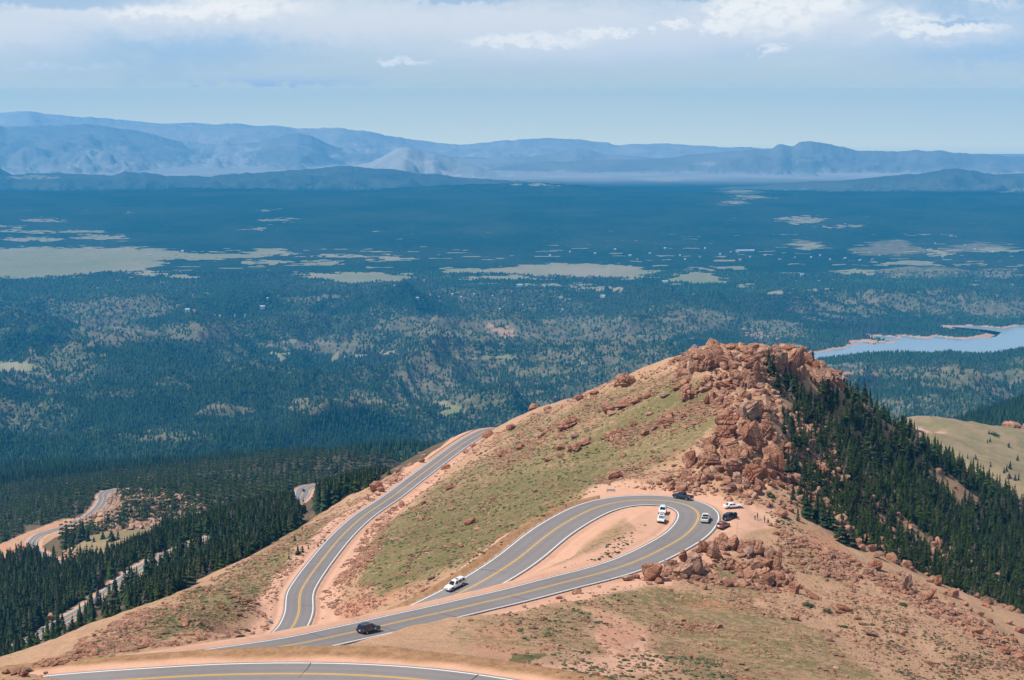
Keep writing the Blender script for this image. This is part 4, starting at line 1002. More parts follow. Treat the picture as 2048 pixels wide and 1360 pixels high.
LAB = {'low': ('rounded granite boulder in the weathered pile just below the hairpin', 'boulders piled below the hairpin'),
 'slab': ('long smooth tilted granite slab lying on the slope right of the boulder pile', 'smooth slabs on the right slope'),
 'crest': ('granite boulder on the crest of the bare slope below the dense right wood', 'boulders along the right crest'),
 'summit': ('weathered granite boulder of the craggy outcrop on the hilltop', 'boulders of the hilltop outcrop'),
 'spine': ('tall granite block of the steep rock spine above the turnout', 'blocks of the rock spine'),
 'slope': ('granite boulder lying on the green grass slope left of the rock spine', 'boulders on the grass slope'),
 'verge': ('pink boulder lying beside the straight road that descends to the valley', 'boulders beside the descending road'),
 'fore': ('lone pink rock lying on the bare tan slope near the camera', 'rocks on the bare near slope')}
SPECIAL = {('low', 0): 'blocky rust-brown boulder standing leftmost of the pile beside the near road edge', ('low', 3): 'tall heart-shaped boulder standing in front of the pile below the hairpin',
 ('low', 2): 'pitted orange boulder with hollows, left foot of the tall heart-shaped one', ('low', 7): 'upright boulder with a dark hollow in the middle of the pile', ('low', 8): 'egg-shaped upright boulder nearest the parked orange car',
 ('low', 13): 'thin leaning slab at the right end of the boulder pile', ('summit', 3): 'topmost round boulder capping the hilltop outcrop', ('summit', 1): 'tall smooth boulder at the left end of the hilltop outcrop', ('summit', 4): 'smooth leaning pillar boulder under the topmost rock',
 ('summit', 15): 'small block balanced at the right end of the hilltop crag', ('spine', 17): 'massive bulging block at the lower right of the rock spine', ('slope', 0): 'large dark round boulder at the left end of a rock row on the grass',
 ('slope', 18): 'small square pillar rock standing up on the grass skyline', ('slope', 17): 'pointed boulder on the skyline left of the small pillar rock', ('crest', 0): 'big round boulder at the upper left end of the right crest', ('crest', 5): 'thin flat slab leaning like a lid on the right crest',
 ('crest', 9): 'hooked rounded boulder standing against the wood on the right crest', ('verge', 4): 'pointed angular boulder left of the descending road below the forest edge', ('verge', 10): 'single upright stone standing where the left wood begins',
 ('fore', 0): 'half buried pink rock in the bottom left corner', ('fore', 1): 'jagged dark brown rock at the near edge of the lowest road', ('verge', 9): 'dark boulder overhanging the upper end of the descending road'}
nb_ = 0
def put_boulder(p, w, h, lean, label, group, mesh=None, mat=None, name='boulder', dp=None):
    global nb_
    me = mesh or random.choice(bmesh_data)
    o = bpy.data.objects.new(name, me); COL.objects.link(o)
    dd_ = dp if dp else w * random.uniform(.75, 1.0)
    o.scale = (w * 1.04, dd_, h * 1.15); o.location = (p.x, p.y + dd_ * .30, p.z - h * .15)
    o.rotation_euler = (random.uniform(-.12, .12), math.radians(lean) * -1, random.uniform(-.5, .5) + random.choice((0, PI)) * (lean == 0))
    tag(o, label, 'rock' if name != 'boulder' else 'boulder', group); nb_ += 1
    return o
for key_, L in MANUAL.items():
    for k, (u, v, w_, h_, lean) in enumerate(L):
        p = hit(u, v); s_ = p.y / F
        s_ *= {'low': 1.12, 'summit': 1.0, 'spine': 1.0}.get(key_, 1.0); w = w_ * s_; h = max((h_ * s_ - .27 * w * .6), .45 * w if key_ != 'slab' else .2 * w)
        lab, grp = LAB[key_]
        for dx in (0, -.7, .7, -1.5, 1.5, -2.5, 2.5, -4, 4, -6, 6, -8, 8):
            if off_road(np.array([p.x + dx]), np.array([p.y]), 1.6 + w * .45)[0]: p.x += dx; p.z = float(zat(p.x, p.y)); break
        else: continue
        sp_ = SPECIAL.get((key_, k))
        put_boulder(p, w, h, lean, sp_ or lab, grp, dp=(w * .45 if key_ == 'slab' else None))
pp = hit(1497, 1115); s_ = pp.y / F
o = put_boulder(pp, 21 * s_, 22 * s_, 0, 'pale pink fractured block between darker boulders in the pile below the hairpin', None); o.data = o.data.copy(); o.data.materials[0] = M_rock_pale
pp = hit(541, 1247); s_ = pp.y / F
o = put_boulder(pp, 9 * s_, 7 * s_, 0, 'small blue-grey stone on the gravel left of the descending road', None); o.data = o.data.copy(); o.data.materials[0] = M_rock_grey
print('boulders', nb_)
CRAG = []
for s in range(7):
    random.seed(500 + s)
    V, Fc = boulder(500 + s, 5, 12, False, .30)
    jn = np.array([random.gauss(0, 1), random.gauss(0, .6), random.gauss(0, .2)]); jn /= np.linalg.norm(jn)
    C0 = V - [0, 0, .5]; rad_ = np.ones(len(V))
    for q in range(9):
        nn = jn + np.array([random.gauss(0, .13) for _ in range(3)]) if q < 6 else np.array([random.gauss(0, .25), random.gauss(0, .25), 1]); nn /= np.linalg.norm(nn)
        dd = C0 @ nn - (random.uniform(-.42, .42)); rad_ *= 1 - random.uniform(.10, .22) * np.exp(-(dd / .016) ** 2)
        rad_ *= 1 + .05 * np.sign(dd) * random.choice((-1, 1))
    V = C0 * rad_[:, None] + [0, 0, .5]
    o = mesh_np('rock_outcrop', V, Fc, M_rock, False); md = o.data; bpy.data.objects.remove(o); CRAG.append(md)
random.seed(77)
for k, (u, v, w_, h_) in enumerate([(1412, 742, 62, 44), (1455, 740, 60, 34), (1500, 738, 62, 34), (1545, 742, 60, 46), (1588, 756, 62, 60), (1632, 768, 54, 40), (1676, 775, 46, 30), (1490, 784, 56, 46), (1445, 785, 50, 26),
        (1500, 846, 66, 50), (1462, 862, 50, 34), (1448, 890, 54, 44), (1500, 900, 60, 62), (1538, 884, 44, 44), (1425, 932, 60, 40), (1470, 955, 66, 44), (1510, 972, 56, 56), (1548, 952, 50, 60), (1572, 925, 36, 40), (1462, 925, 60, 36), (1255, 775, 44, 26), (1340, 850, 60, 20), (1380, 800, 44, 24)]):
    p = hit(u, v); s_ = p.y / F; w = w_ * s_ * .92; h = h_ * s_ * .84
    o = bpy.data.objects.new('rock_outcrop', CRAG[k % 7]); COL.objects.link(o); dd_ = w * random.uniform(.7, .95)
    o.scale = (w, dd_, h * 1.25); o.location = (p.x, p.y + dd_ * .4, p.z - h * .22); o.rotation_euler = (random.uniform(-.1, .1), random.uniform(-.12, .12), random.uniform(-.7, .7))
    lab = 'fractured granite crag forming part of the hilltop outcrop' if k < 9 else ('fractured granite crag forming part of the steep rock spine above the turnout' if k < 20 else 'low fractured crag rising from the upper grass slope')
    tag(o, lab, 'rock outcrop', ('crags of the hilltop', 'crags of the rock spine', 'crags on the grass slope')[0 if k < 9 else (1 if k < 20 else 2)])

# rubble: nobody could count it
def scatter(polys, n_, smin, smax, protos, name, mat, flat=.6, power=2.2, ymax=1200, sink=.25, warp=10, avoid=2.2, tint=None, asp=1.0):
    """polys: [(photo outline, weight)]"""
    PX, PY, S_ = [], [], []
    tot = sum(w for _, w in polys)
    for P, wgt in polys:
        P = np.array(P, float); cnt = int(n_ * wgt / tot); got = 0
        lo, hi = P.min(0), P.max(0)
        # candidate ground points inside the outline, drawn evenly over the ground
        j0 = (lo[0] - 1024) / F * 1.04 - .01; 
        m = (Un > lo[0] - 20) & (Un < hi[0] + 20) & (Vn > lo[1] - 20) & (Vn < hi[1] + 20) & (Yn < ymax) & (Yn > 150)
        idx_ = np.where(m.ravel())[0]
        uu = (Un.ravel()[idx_] + warp * fbm(Xn.ravel()[idx_] / 10, Yn.ravel()[idx_] / 10, 15, 3)); vv = (Vn.ravel()[idx_] + warp * .6 * fbm(Xn.ravel()[idx_] / 10, Yn.ravel()[idx_] / 10, 16, 3))
        ins = poly_sd(uu, vv, P) < 0
        idx_ = idx_[ins]
        if not len(idx_): continue
        area = Yn.ravel()[idx_] ** 2; clump = np.exp(2.2 * fbm(Xn.ravel()[idx_] / 7, Yn.ravel()[idx_] / 7, 18, 3))
        pr = area * clump; pr = pr / pr.sum()
        pick = rng.choice(idx_, cnt, p=pr)
        PX.append(Xn.ravel()[pick] + rng.uniform(-.7, .7, cnt)); PY.append(Yn.ravel()[pick] + rng.uniform(-.9, .9, cnt))
        S_.append(smin + (smax - smin) * rng.random(cnt) ** power)
    px_, py_, s__ = map(np.concatenate, (PX, PY, S_))
    k = off_road(px_, py_, avoid); px_, py_, s__ = px_[k], py_[k], s__[k]
    n__ = len(px_); hh = s__ * rng.uniform(flat * .6, flat * 1.4, n__)
    P3 = np.column_stack([px_, py_, zat(px_, py_) - hh * sink])
    t = tint(n__) if tint else (rng.uniform(.62, 1.15, (n__, 1)) * (np.ones((n__, 3)) + rng.uniform(-.07, .07, (n__, 1)) * [1, -.4, -1.4]))
    return merged(name, protos, rng.integers(0, len(protos), n__), P3, hh, s__ * asp, rng.uniform(0, 6.28, n__), t, mat)
TALUS = [([(1370, 700), (1420, 680), (1500, 695), (1560, 690), (1620, 720), (1700, 765), (1700, 790), (1640, 780), (1580, 760), (1560, 790), (1580, 830), (1560, 860), (1590, 900), (1600, 960), (1620, 1020), (1560, 1020), (1500, 1000), (1400, 985), (1340, 985), (1340, 960), (1390, 900), (1440, 850), (1430, 800), (1370, 790), (1350, 760)], 5),
         ([(1440, 940), (1560, 960), (1620, 1030), (1520, 1010), (1340, 985), (1300, 965)], 1.2),
         ([(1560, 830), (1640, 850), (1700, 960), (1680, 1040), (1620, 1020), (1590, 930)], 1.6)]
scatter(TALUS, 6500, .7, 3.4, MED, 'rock_talus', M_rubble, .75, 2.4)
scatter(TALUS, 14000, .3, 1.3, RUB, 'rock_rubble', M_rubble, .6)
SLOPE = [([(980, 880), (1060, 830), (1200, 775), (1380, 705), (1400, 760), (1300, 800), (1200, 850), (1080, 900), (1020, 940), (960, 960)], 2.5),
         ([(1200, 870), (1420, 790), (1440, 830), (1330, 880), (1240, 900)], 1.2), ([(1180, 960), (1250, 930), (1400, 880), (1420, 940), (1330, 980), (1220, 975)], 1.2),
         ([(760, 1000), (900, 900), (1000, 860), (1060, 900), (1000, 960), (900, 1010), (860, 1040)], 1.2),
         ([(700, 1100), (760, 1020), (1000, 960), (1180, 960), (1180, 985), (1090, 1020), (960, 1120), (880, 1165), (700, 1230), (640, 1240)], 1.6),
         ([(640, 1200), (700, 1120), (740, 1030), (800, 980), (780, 1050), (720, 1160), (760, 1200), (840, 1170), (860, 1180), (700, 1240)], 1.5),
         ([(120, 1320), (300, 1215), (420, 1165), (600, 1060), (800, 935), (830, 945), (740, 1010), (620, 1100), (560, 1180), (540, 1260), (300, 1300)], 2.6), ([(0, 1348), (60, 1332), (120, 1312), (200, 1262), (300, 1215), (300, 1292), (120, 1327)], 1.0)]
scatter(SLOPE, 10000, .35, 2.0, MED1, 'scattered_stones', M_rubble, .42, 2.6)
scatter(SLOPE, 34000, .25, 1.15, RUB, 'pebbly_rubble', M_rubble, .45)
BARE = [([(1560, 1060), (1700, 1115), (1850, 1165), (2048, 1285), (2060, 1370), (1850, 1370), (1700, 1280), (1600, 1190), (1540, 1110)], 4), ([(1280, 1160), (1400, 1120), (1560, 1150), (1640, 1240), (1500, 1230), (1350, 1200)], 1.2),
        ([(880, 1260), (1060, 1190), (1260, 1150), (1400, 1250), (1500, 1370), (1180, 1370), (1000, 1310)], 1.4), ([(1400, 1240), (1700, 1260), (1900, 1370), (1450, 1370)], .8), ([(1300, 1250), (1420, 1240), (1440, 1265), (1290, 1270)], .25), ([(0, 1338), (60, 1338), (180, 1362), (0, 1370)], .15)]
scatter(BARE, 2200, .35, 1.2, MED, 'slope_stones', M_rubble, .45, 2.4, ymax=420)
scatter(BARE, 9000, .16, .6, RUB, 'slope_gravel_stones', M_rubble, .5, ymax=420)
scatter([([(1290, 1168), (1350, 1120), (1430, 1082), (1480, 1085), (1560, 1105), (1600, 1180), (1560, 1190), (1480, 1170), (1400, 1165)], 1)], 420, .6, 2.6, MED, 'pile_rubble', M_rubble, .7, 2.0, ymax=420)
scatter([([(1440, 1130), (1560, 1060), (1700, 1115), (1960, 1240), (2048, 1300), (2048, 1330), (1900, 1250), (1740, 1170), (1600, 1150)], 1)], 1500, .5, 1.7, MED, 'crest_stones', M_rubble, .55, 2.2, ymax=420)
KN = [([(158, 1052), (170, 1030), (200, 1006), (250, 985), (330, 1000), (400, 1010), (420, 1050), (330, 1055), (230, 1062)], 3), ([(130, 1100), (190, 1110), (240, 1125), (200, 1150), (120, 1130)], .8), ([(20, 1150), (80, 1150), (110, 1250), (40, 1250)], .4), ([(200, 980), (260, 970), (400, 990), (400, 1010), (240, 1000)], .6)]
scatter(KN, 3200, 1.0, 5.5, MED, 'knoll_rocks', M_rubble_pale, .8, 2.2, ymax=1250)
scatter([([(1560, 780), (1660, 800), (1900, 950), (2048, 1080), (2048, 1260), (1850, 1150), (1700, 1090), (1600, 1000)], 3)], 1700, .9, 3.6, MED, 'forest_rocks', M_rubble, .8, 2.4, ymax=900)
scatter([([(1990, 830), (2048, 800), (2090, 800), (2090, 860), (2010, 850)], 1)], 1500, 2, 6, MED, 'ridge_rocks', M_rubble, .9, 1.5, ymax=2600)
# low alpine tufts, dark against the gravel
def tuft(seed):
    V, Fc = boulder(300 + seed, 1, 0, lump=.5); return V, Fc
TUF = [tuft(s) for s in range(5)]
def tcol(n_): return np.array([.055, .060, .026]) * rng.uniform(.6, 1.6, n_)[:, None]
scatter([([(1100, 1300), (1200, 1300), (1420, 1320), (1500, 1370), (1150, 1370)], 1.6), ([(1700, 1200), (2048, 1300), (2060, 1370), (1820, 1370), (1700, 1270)], 2.2), ([(1180, 1120), (1260, 1060), (1290, 1050), (1250, 1100), (1100, 1150), (1080, 1150)], .3), ([(1000, 1190), (1250, 1170), (1300, 1240), (1050, 1290)], .8), ([(1540, 1020), (1620, 1060), (1660, 1100), (1560, 1080)], .5), ([(200, 1260), (480, 1190), (560, 1120), (560, 1200), (440, 1260), (240, 1300)], .8)], 2600, .25, .95, TUF, 'alpine_tufts', M_needles_mass, .35, 2.0, ymax=520, tint=tcol)
scatter([([(740, 1080), (900, 950), (1040, 850), (1340, 760), (1420, 760), (1440, 820), (1290, 950), (1180, 985), (1000, 1090), (880, 1160), (760, 1195), (700, 1165)], 3), ([(180, 1290), (420, 1165), (640, 1045), (600, 1110), (480, 1240), (200, 1318)], 1)], 9000, .3, 1.3, TUF, 'grass_tussocks', M_needles_mass, .28, 1.6, ymax=800, tint=lambda n_: np.array([.085, .088, .030]) * rng.uniform(.6, 1.5, n_)[:, None])
for k, (u, v, w_, h_, lab) in enumerate([(1616, 1211, 32, 15, 'low dark green shrub beside the tilted slabs'), (1655, 1224, 30, 11, 'low green shrub strip running down the right slope between the slabs'), (1688, 1254, 20, 9, 'small green shrub at the lower end of the shrub strip'), (1807, 1210, 22, 12, 'single dark green shrub on stony ground below the right crest'),
        (1541, 992, 26, 10, 'green shrub at the foot of the rock spine'), (480, 1274, 24, 12, 'round green shrub beside the gravel verge on the left'), (495, 1262, 14, 9, 'small green shrub just above the round one by the verge'), (1297, 1302, 14, 5, 'small dark cushion plant on the pink ground'), (1058, 1312, 46, 8, 'flat dark green mat of growth near the lowest road'),
        (1990, 870, 26, 9, 'low dark thicket on the far meadow')]):
    p = hit(u, v); s_ = p.y / F; n_ = 90
    P = np.column_stack([rng.normal(0, .27, n_) * w_ * s_, rng.normal(0, .3, n_) * w_ * s_ * .8, np.zeros(n_)])
    V, Fc = spruce_crown(900 + k, tiers=3, nb=6, rad=.6)
    VV = []; FFs = []
    for q in range(n_):
        hh = h_ * s_ * random.uniform(.35, .75) * max(.2, 1 - (P[q, 0] / (w_ * s_ * .6)) ** 2); z0_ = float(zat(p.x + P[q, 0], p.y + P[q, 1])) - p.z
        VV.append(V * [hh * 1.1, hh * 1.1, hh] + [P[q, 0], P[q, 1], z0_ - .1]); FFs.append(Fc + q * len(V))
    o = mesh_np('shrub', np.vstack(VV), np.vstack(FFs), M_shrub); o.location = p; tag(o, lab, 'shrub')

# ------------------------------------------------------------------ vehicles
M_glass = simple('dark_car_glass', (.012, .016, .02), .08, var=.05)
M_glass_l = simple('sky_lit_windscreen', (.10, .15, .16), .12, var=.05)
M_tyre = simple('tyre_rubber', (.018, .018, .018), .85)
M_rim = simple('alloy_rim', (.48, .48, .5), .35, .6)
M_chrome = simple('bright_trim', (.55, .55, .57), .25, .8)
M_black = simple('black_plastic', (.02, .02, .022), .6)
M_red = simple('tail_lamp_red', (.50, .02, .02), .3)
M_lamp = simple('headlamp_lens', (.75, .78, .8), .15)
M_plate = simple('number_plate', (.62, .64, .62), .5)
M_skin = simple('skin', (.45, .26, .18), .6)
PAINT = {'white': simple('white_car_paint', (.78, .79, .80), .3, coat=.6, var=.03), 'black': simple('black_car_paint', (.012, .014, .022), .3, coat=.6, var=.05),
 'navy': simple('navy_black_paint', (.010, .012, .026), .3, coat=.6, var=.05), 'cream': simple('off_white_paint', (.66, .64, .60), .35, coat=.5, var=.03), 'orange': simple('burnt_orange_paint', (.27, .062, .026), .3, coat=.6, var=.05),
 'blue': simple('blue_grey_paint', (.16, .24, .33), .35, coat=.5, var=.05), 'dark': simple('dark_grey_paint', (.04, .045, .055), .4, coat=.4, var=.05)}
def bm_obj(name, bm, mat, parent=None, bevel=0.0, smooth=False):
    me = bpy.data.meshes.new(name); bmesh.ops.recalc_face_normals(bm, faces=bm.faces[:]); bm.to_mesh(me); bm.free(); me.materials.append(mat)
    if smooth:
        for p in me.polygons: p.use_smooth = True
    o = bpy.data.objects.new(name, me); COL.objects.link(o)
    if parent: o.parent = parent
    if bevel:
        b = o.modifiers.new('bevel', 'BEVEL'); b.width = bevel; b.segments = 2; b.limit_method = 'ANGLE'; b.angle_limit = math.radians(35)
    return o
def loft(bm, secs):
    """secs: list of rings of equal length (closed), capped"""
    R = [[bm.verts.new(p) for p in s] for s in secs]
    n = len(R[0])
    for a, b in zip(R, R[1:]):
        for i in range(n): bm.faces.new((a[i], a[(i + 1) % n], b[(i + 1) % n], b[i]))
    bm.faces.new(R[0][::-1]); bm.faces.new(R[-1])
def quad(bm, pts, th=.0):
    bm.faces.new([bm.verts.new(p) for p in pts])
def box(bm, c, s, rot=None):
    r = bmesh.ops.create_cube(bm, size=1); 
    for v in r['verts']:
        p = Vector((v.co.x * s[0], v.co.y * s[1], v.co.z * s[2]))
        if rot: p = rot @ p
        v.co = p + Vector(c)
def ring(x, hw, zb, zt, r=.12):
    """cross-section of a lower body, tumblehome above the shoulder"""
    h = zt - zb
    return [(x, -hw * .86, zb), (x, -hw * .97, zb + h * .18), (x, -hw, zb + h * .45), (x, -hw * .985, zb + h * .78), (x, -hw * .90, zt), (x, 0, zt + .02),
            (x, hw * .90, zt), (x, hw * .985, zb + h * .78), (x, hw, zb + h * .45), (x, hw * .97, zb + h * .18), (x, hw * .86, zb)]
def wheel(parent, x, y, r, w, side):
    bm = bmesh.new(); n = 20; 
    prof = [(r * .62, -w / 2), (r * .92, -w / 2), (r, -w * .32), (r, w * .32), (r * .92, w / 2), (r * .62, w / 2)]
    R = [[bm.verts.new((q * math.cos(k * 2 * PI / n), y_, q * math.sin(k * 2 * PI / n))) for q, y_ in prof] for k in range(n)]
    for k in range(n):
        for j in range(len(prof)):
            a, b = R[k], R[(k + 1) % n]; bm.faces.new((a[j], a[(j + 1) % len(prof)], b[(j + 1) % len(prof)], b[j]))
    t = bm_obj('tyre', bm, M_tyre, None, smooth=True)
    wh = empty('wheel', (x, y, r)); wh.parent = parent; t.parent = wh
    bm = bmesh.new(); yo = side * w * .42
    bmesh.ops.create_cone(bm, cap_ends=True, segments=16, radius1=r * .20, radius2=r * .20, depth=w * .9, matrix=Matrix.Rotation(PI / 2, 4, 'X'))
    for k in range(5):
        a = k * 2 * PI / 5; m = Matrix.Rotation(a, 3, 'Y')
        box(bm, m @ Vector((r * .36, yo * .8, 0)), (r * .56, w * .18, r * .20), m)
    bmesh.ops.create_cone(bm, cap_ends=True, segments=20, radius1=r * .66, radius2=r * .66, depth=w * .5, matrix=Matrix.Translation((0, 0, 0)) @ Matrix.Rotation(PI / 2, 4, 'X'))
    rm = bm_obj('rim', bm, M_rim, wh)
KIND = {
 # L, W, H, nose height, shoulder, cabin base x0..x1 and roof x0..x1 as fractions from the rear, wheel radius, axle fractions
 'suv': dict(L=5.0, W=1.98, H=1.76, hood=1.10, sh=1.08, tail=1.10, cab=(.01, .74, .055, .575), r=.38, ax=(.20, .80)),
 'big_suv': dict(L=5.4, W=2.03, H=1.90, hood=1.16, sh=1.16, tail=1.16, cab=(.005, .73, .03, .575), r=.41, ax=(.21, .80)),
 'crossover': dict(L=4.55, W=1.86, H=1.66, hood=1.02, sh=1.03, tail=1.05, cab=(.01, .75, .09, .55), r=.36, ax=(.19, .80)),
 'sedan': dict(L=4.93, W=1.86, H=1.46, hood=.90, sh=.93, tail=1.0, cab=(.09, .73, .25, .52), r=.34, ax=(.20, .79)),
 'pickup': dict(L=5.8, W=2.02, H=1.93, hood=1.20, sh=1.17, tail=1.17, cab=(.37, .78, .40, .63), r=.42, ax=(.20, .81))}
def make_vehicle(name, kind, paint, label, cat, group=None, rails=False, sunroof=False, emblem=False, open_door=False, light_glass=False, white_rear=False):
    K_ = KIND[kind]; L, W, H = K_['L'], K_['W'], K_['H']; hw = W / 2; pk = kind == 'pickup'
    root = empty(name, (0, 0, 0)); mat = PAINT[paint]
    X = lambda f: (f - .5) * L
    zb = .30 if kind == 'sedan' else .38
    bm = bmesh.new()
    tl, sh, hd = K_['tail'], K_['sh'], K_['hood']
    st = [(0.0, hw * .86, zb + .10, tl - .16), (.015, hw * .95, zb + .02, tl - .03), (.07, hw, zb, tl), (.28, hw, zb, sh), (.72, hw, zb, sh), (.80, hw, zb, hd), (.92, hw * .96, zb, hd - .06), (.975, hw * .90, zb + .03, hd - .18), (1.0, hw * .78, zb + .12, hd - .36)]
    if pk: st[6:] = [(.94, hw * .97, zb, hd - .03), (.985, hw * .95, zb + .03, hd - .10), (1.0, hw * .90, zb + .10, hd - .26)]
    loft(bm, [ring(X(f), w_, a, b) for f, w_, a, b in st])
    c0, c1, r0, r1 = K_['cab']
    def cabring(z, x0, x1, w_, rad):
        return [(X(x0) + rad, -w_, z), (X(x1) - rad, -w_, z), (X(x1), -w_ + rad, z), (X(x1) + rad * .25, 0, z), (X(x1), w_ - rad, z), (X(x1) - rad, w_, z), (X(x0) + rad, w_, z), (X(x0), w_ - rad, z), (X(x0) - rad * .2, 0, z), (X(x0), -w_ + rad, z)]
    zc = sh - .06; wb_, wt_ = hw * .91, hw * .74; zt = H - .05
    loft(bm, [cabring(zc, c0, c1, wb_, .12), cabring(zt, r0, r1, wt_, .14), cabring(H, r0 + .03, r1 - .035, wt_ - .13, .14)])
    body = bm_obj('body', bm, mat, root, bevel=.035, smooth=False)
    # glass, proud of the cabin by a few millimetres
    def onside(f, t, s, out=.012):     # f along the cabin 0..1, t up 0..1
        x0 = X(c0) + (X(r0) - X(c0)) * t; x1 = X(c1) + (X(r1) - X(c1)) * t
        return (x0 + (x1 - x0) * f, s * (wb_ + (wt_ - wb_) * t + out), zc + (zt - zc) * t)
    for s in (-1, 1):
        cuts = [(.07, .30), (.34, .60), (.64, .90)] if not pk else [(.10, .47), (.53, .88)]
        if kind == 'sedan': cuts = [(.16, .50), (.54, .86)]
        for (f0, f1) in cuts:
            bm = bmesh.new(); quad(bm, [onside(f0 + .01, .16, s), onside(f1, .16, s), onside(f1 - .02, .88, s), onside(f0 + .02, .88, s)])
            bm_obj('side_window', bm, M_glass, root)
    def onend(front, q, t, out=.014):
        xb, xt = (X(c1) + .03, X(r1) + .035) if front else (X(c0) - .024, X(r0) - .028)
        w_ = wb_ + (wt_ - wb_) * t - .12
        sg = 1 if front else -1
        return (xb + (xt - xb) * t + sg * out + sg * (1 - abs(q)) * .0, q * w_, zc + (zt - zc) * t)
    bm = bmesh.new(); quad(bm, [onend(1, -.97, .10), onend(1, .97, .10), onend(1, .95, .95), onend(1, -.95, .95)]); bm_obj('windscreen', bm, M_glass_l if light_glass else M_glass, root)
    bm = bmesh.new(); quad(bm, [onend(0, -.93, .18 if not pk else .30), onend(0, .93, .18 if not pk else .30), onend(0, .93, .90), onend(0, -.93, .90)]); bm_obj('rear_window', bm, M_glass, root)
    if sunroof:
        bm = bmesh.new(); xm = X((r0 + r1) / 2 + .06); box(bm, (xm, 0, H + .004), (.95 if sunroof == 'big' else .5, .84, .012)); bm_obj('sunroof', bm, M_glass, root)
    if rails:
        for s in (-1, 1):
            bm = bmesh.new(); box(bm, (X((r0 + r1) / 2), s * (wt_ - .10), H + .035), (L * (r1 - r0) * .85, .045, .04)); bm_obj('roof_rail', bm, M_chrome, root)
    if pk:   # load bed as a dark tonneau between painted sides
        bm = bmesh.new(); box(bm, (X(.19), 0, sh + .028), (L * .33, W * .80, .03)); bm_obj('bed_cover', bm, M_black, root)
        bm = bmesh.new(); box(bm, (X(.008) - .02, 0, zb + .12), (.16, W * .9, .16)); bm_obj('rear_bumper', bm, M_chrome, root, .02)
    for f in K_['ax']:
        for s in (-1, 1):
            bm = bmesh.new(); bmesh.ops.create_cone(bm, cap_ends=True, segments=20, radius1=K_['r'] * 1.16, radius2=K_['r'] * 1.16, depth=.03, matrix=Matrix.Translation((X(f), s * (hw * .995), K_['r'] + .02)) @ Matrix.Rotation(PI / 2, 4, 'X'))
            bm_obj('wheel_arch', bm, M_black, root); wheel(root, X(f), s * (hw - .085), K_['r'], .24, s)
    bm = bmesh.new(); box(bm, (0, 0, zb + .01), (L * .90, W * .90, .12)); bm_obj('underbody', bm, M_black, root)
    for s in (-1, 1):
        bm = bmesh.new(); box(bm, (X(.012) - .005, s * hw * .80, tl - .26), (.09, hw * .22, .30 if pk or 'suv' in kind else .20)); bm_obj('tail_light', bm, M_red, root, .015)
        bm = bmesh.new(); box(bm, (X(.972), s * hw * .70, hd - .26), (.16, hw * .34, .16)); bm_obj('headlight', bm, M_lamp, root, .02)
        bm = bmesh.new(); box(bm, (X(c1) - .42, s * (hw + .10), sh + .05), (.14, .22, .15)); bm_obj('wing_mirror', bm, mat, root, .03)
        bm = bmesh.new(); box(bm, (0, s * (hw * .985 + .004), zb + .10), (L * .48, .03, .12)); bm_obj('sill', bm, M_black, root)
        for f in (.40, .60):
            bm = bmesh.new(); box(bm, (X(f), s * (hw * .985 + .012), sh - .16), (.2, .03, .035)); bm_obj('door_handle', bm, M_chrome if paint != 'white' else mat, root)
    bm = bmesh.new(); box(bm, (X(.995) - .02, 0, hd - .36 if not pk else hd - .34), (.08, W * .46, .20 if not pk else .34)); bm_obj('grille', bm, M_black, root, .02)
    bm = bmesh.new(); box(bm, (X(.997) - .03, 0, zb + .12), (.12, W * .74, .16)); bm_obj('front_bumper', bm, M_black, root, .03)
    bm = bmesh.new(); box(bm, (X(.006) - .02, 0, tl - .38 if not pk else zb + .16), (.05, .34, .17)); bm_obj('number_plate', bm, M_plate, root)
    if emblem:
        for s in (-1, 1):
            bm = bmesh.new(); bmesh.ops.create_cone(bm, cap_ends=True, segments=18, radius1=.20, radius2=.20, depth=.012, matrix=Matrix.Translation((X(.66), s * (hw + .012), sh - .34)) @ Matrix.Rotation(PI / 2, 4, 'X')); d = bm_obj('door_emblem', bm, M_plate, root)
            bm = bmesh.new(); bmesh.ops.create_cone(bm, cap_ends=True, segments=14, radius1=.12, radius2=.12, depth=.012, matrix=Matrix.Translation((X(.66), s * (hw + .020), sh - .34)) @ Matrix.Rotation(PI / 2, 4, 'X')); bm_obj('emblem_centre', bm, M_chrome, d)
    if white_rear:
        bm = bmesh.new(); box(bm, (X(.0) - .03, .1, tl - .20), (.06, .62, .34)); bm_obj('tailgate_panel', bm, PAINT['white'], root, .03)
    if open_door:
        d = empty('open_door', (X(.60), -hw * .98, 0)); d.parent = root; d.rotation_euler = (0, 0, math.radians(-112))
        bm = bmesh.new(); box(bm, (.52, 0, (sh + zb) / 2 + .06), (1.04, .10, sh - zb)); p_ = bm_obj('door_panel', bm, mat, d, .03)
        bm = bmesh.new()
        for a, b_ in (((.02, 0, sh), (.30, 0, H - .12)), ((.30, 0, H - .12), (1.02, 0, H - .12)), ((1.02, 0, H - .12), (1.04, 0, sh))):
            a, b_ = Vector(a), Vector(b_); m = (b_ - a).to_track_quat('X', 'Z').to_matrix(); box(bm, (a + b_) / 2, ((b_ - a).length, .05, .07), m)
        bm_obj('window_frame', bm, mat, d)
        bm = bmesh.new(); quad(bm, [(.08, .01, sh), (1.0, .01, sh), (.99, .01, H - .14), (.32, .01, H - .14)]); bm_obj('door_window', bm, M_glass, d)
    return tag(root, label, cat, group)
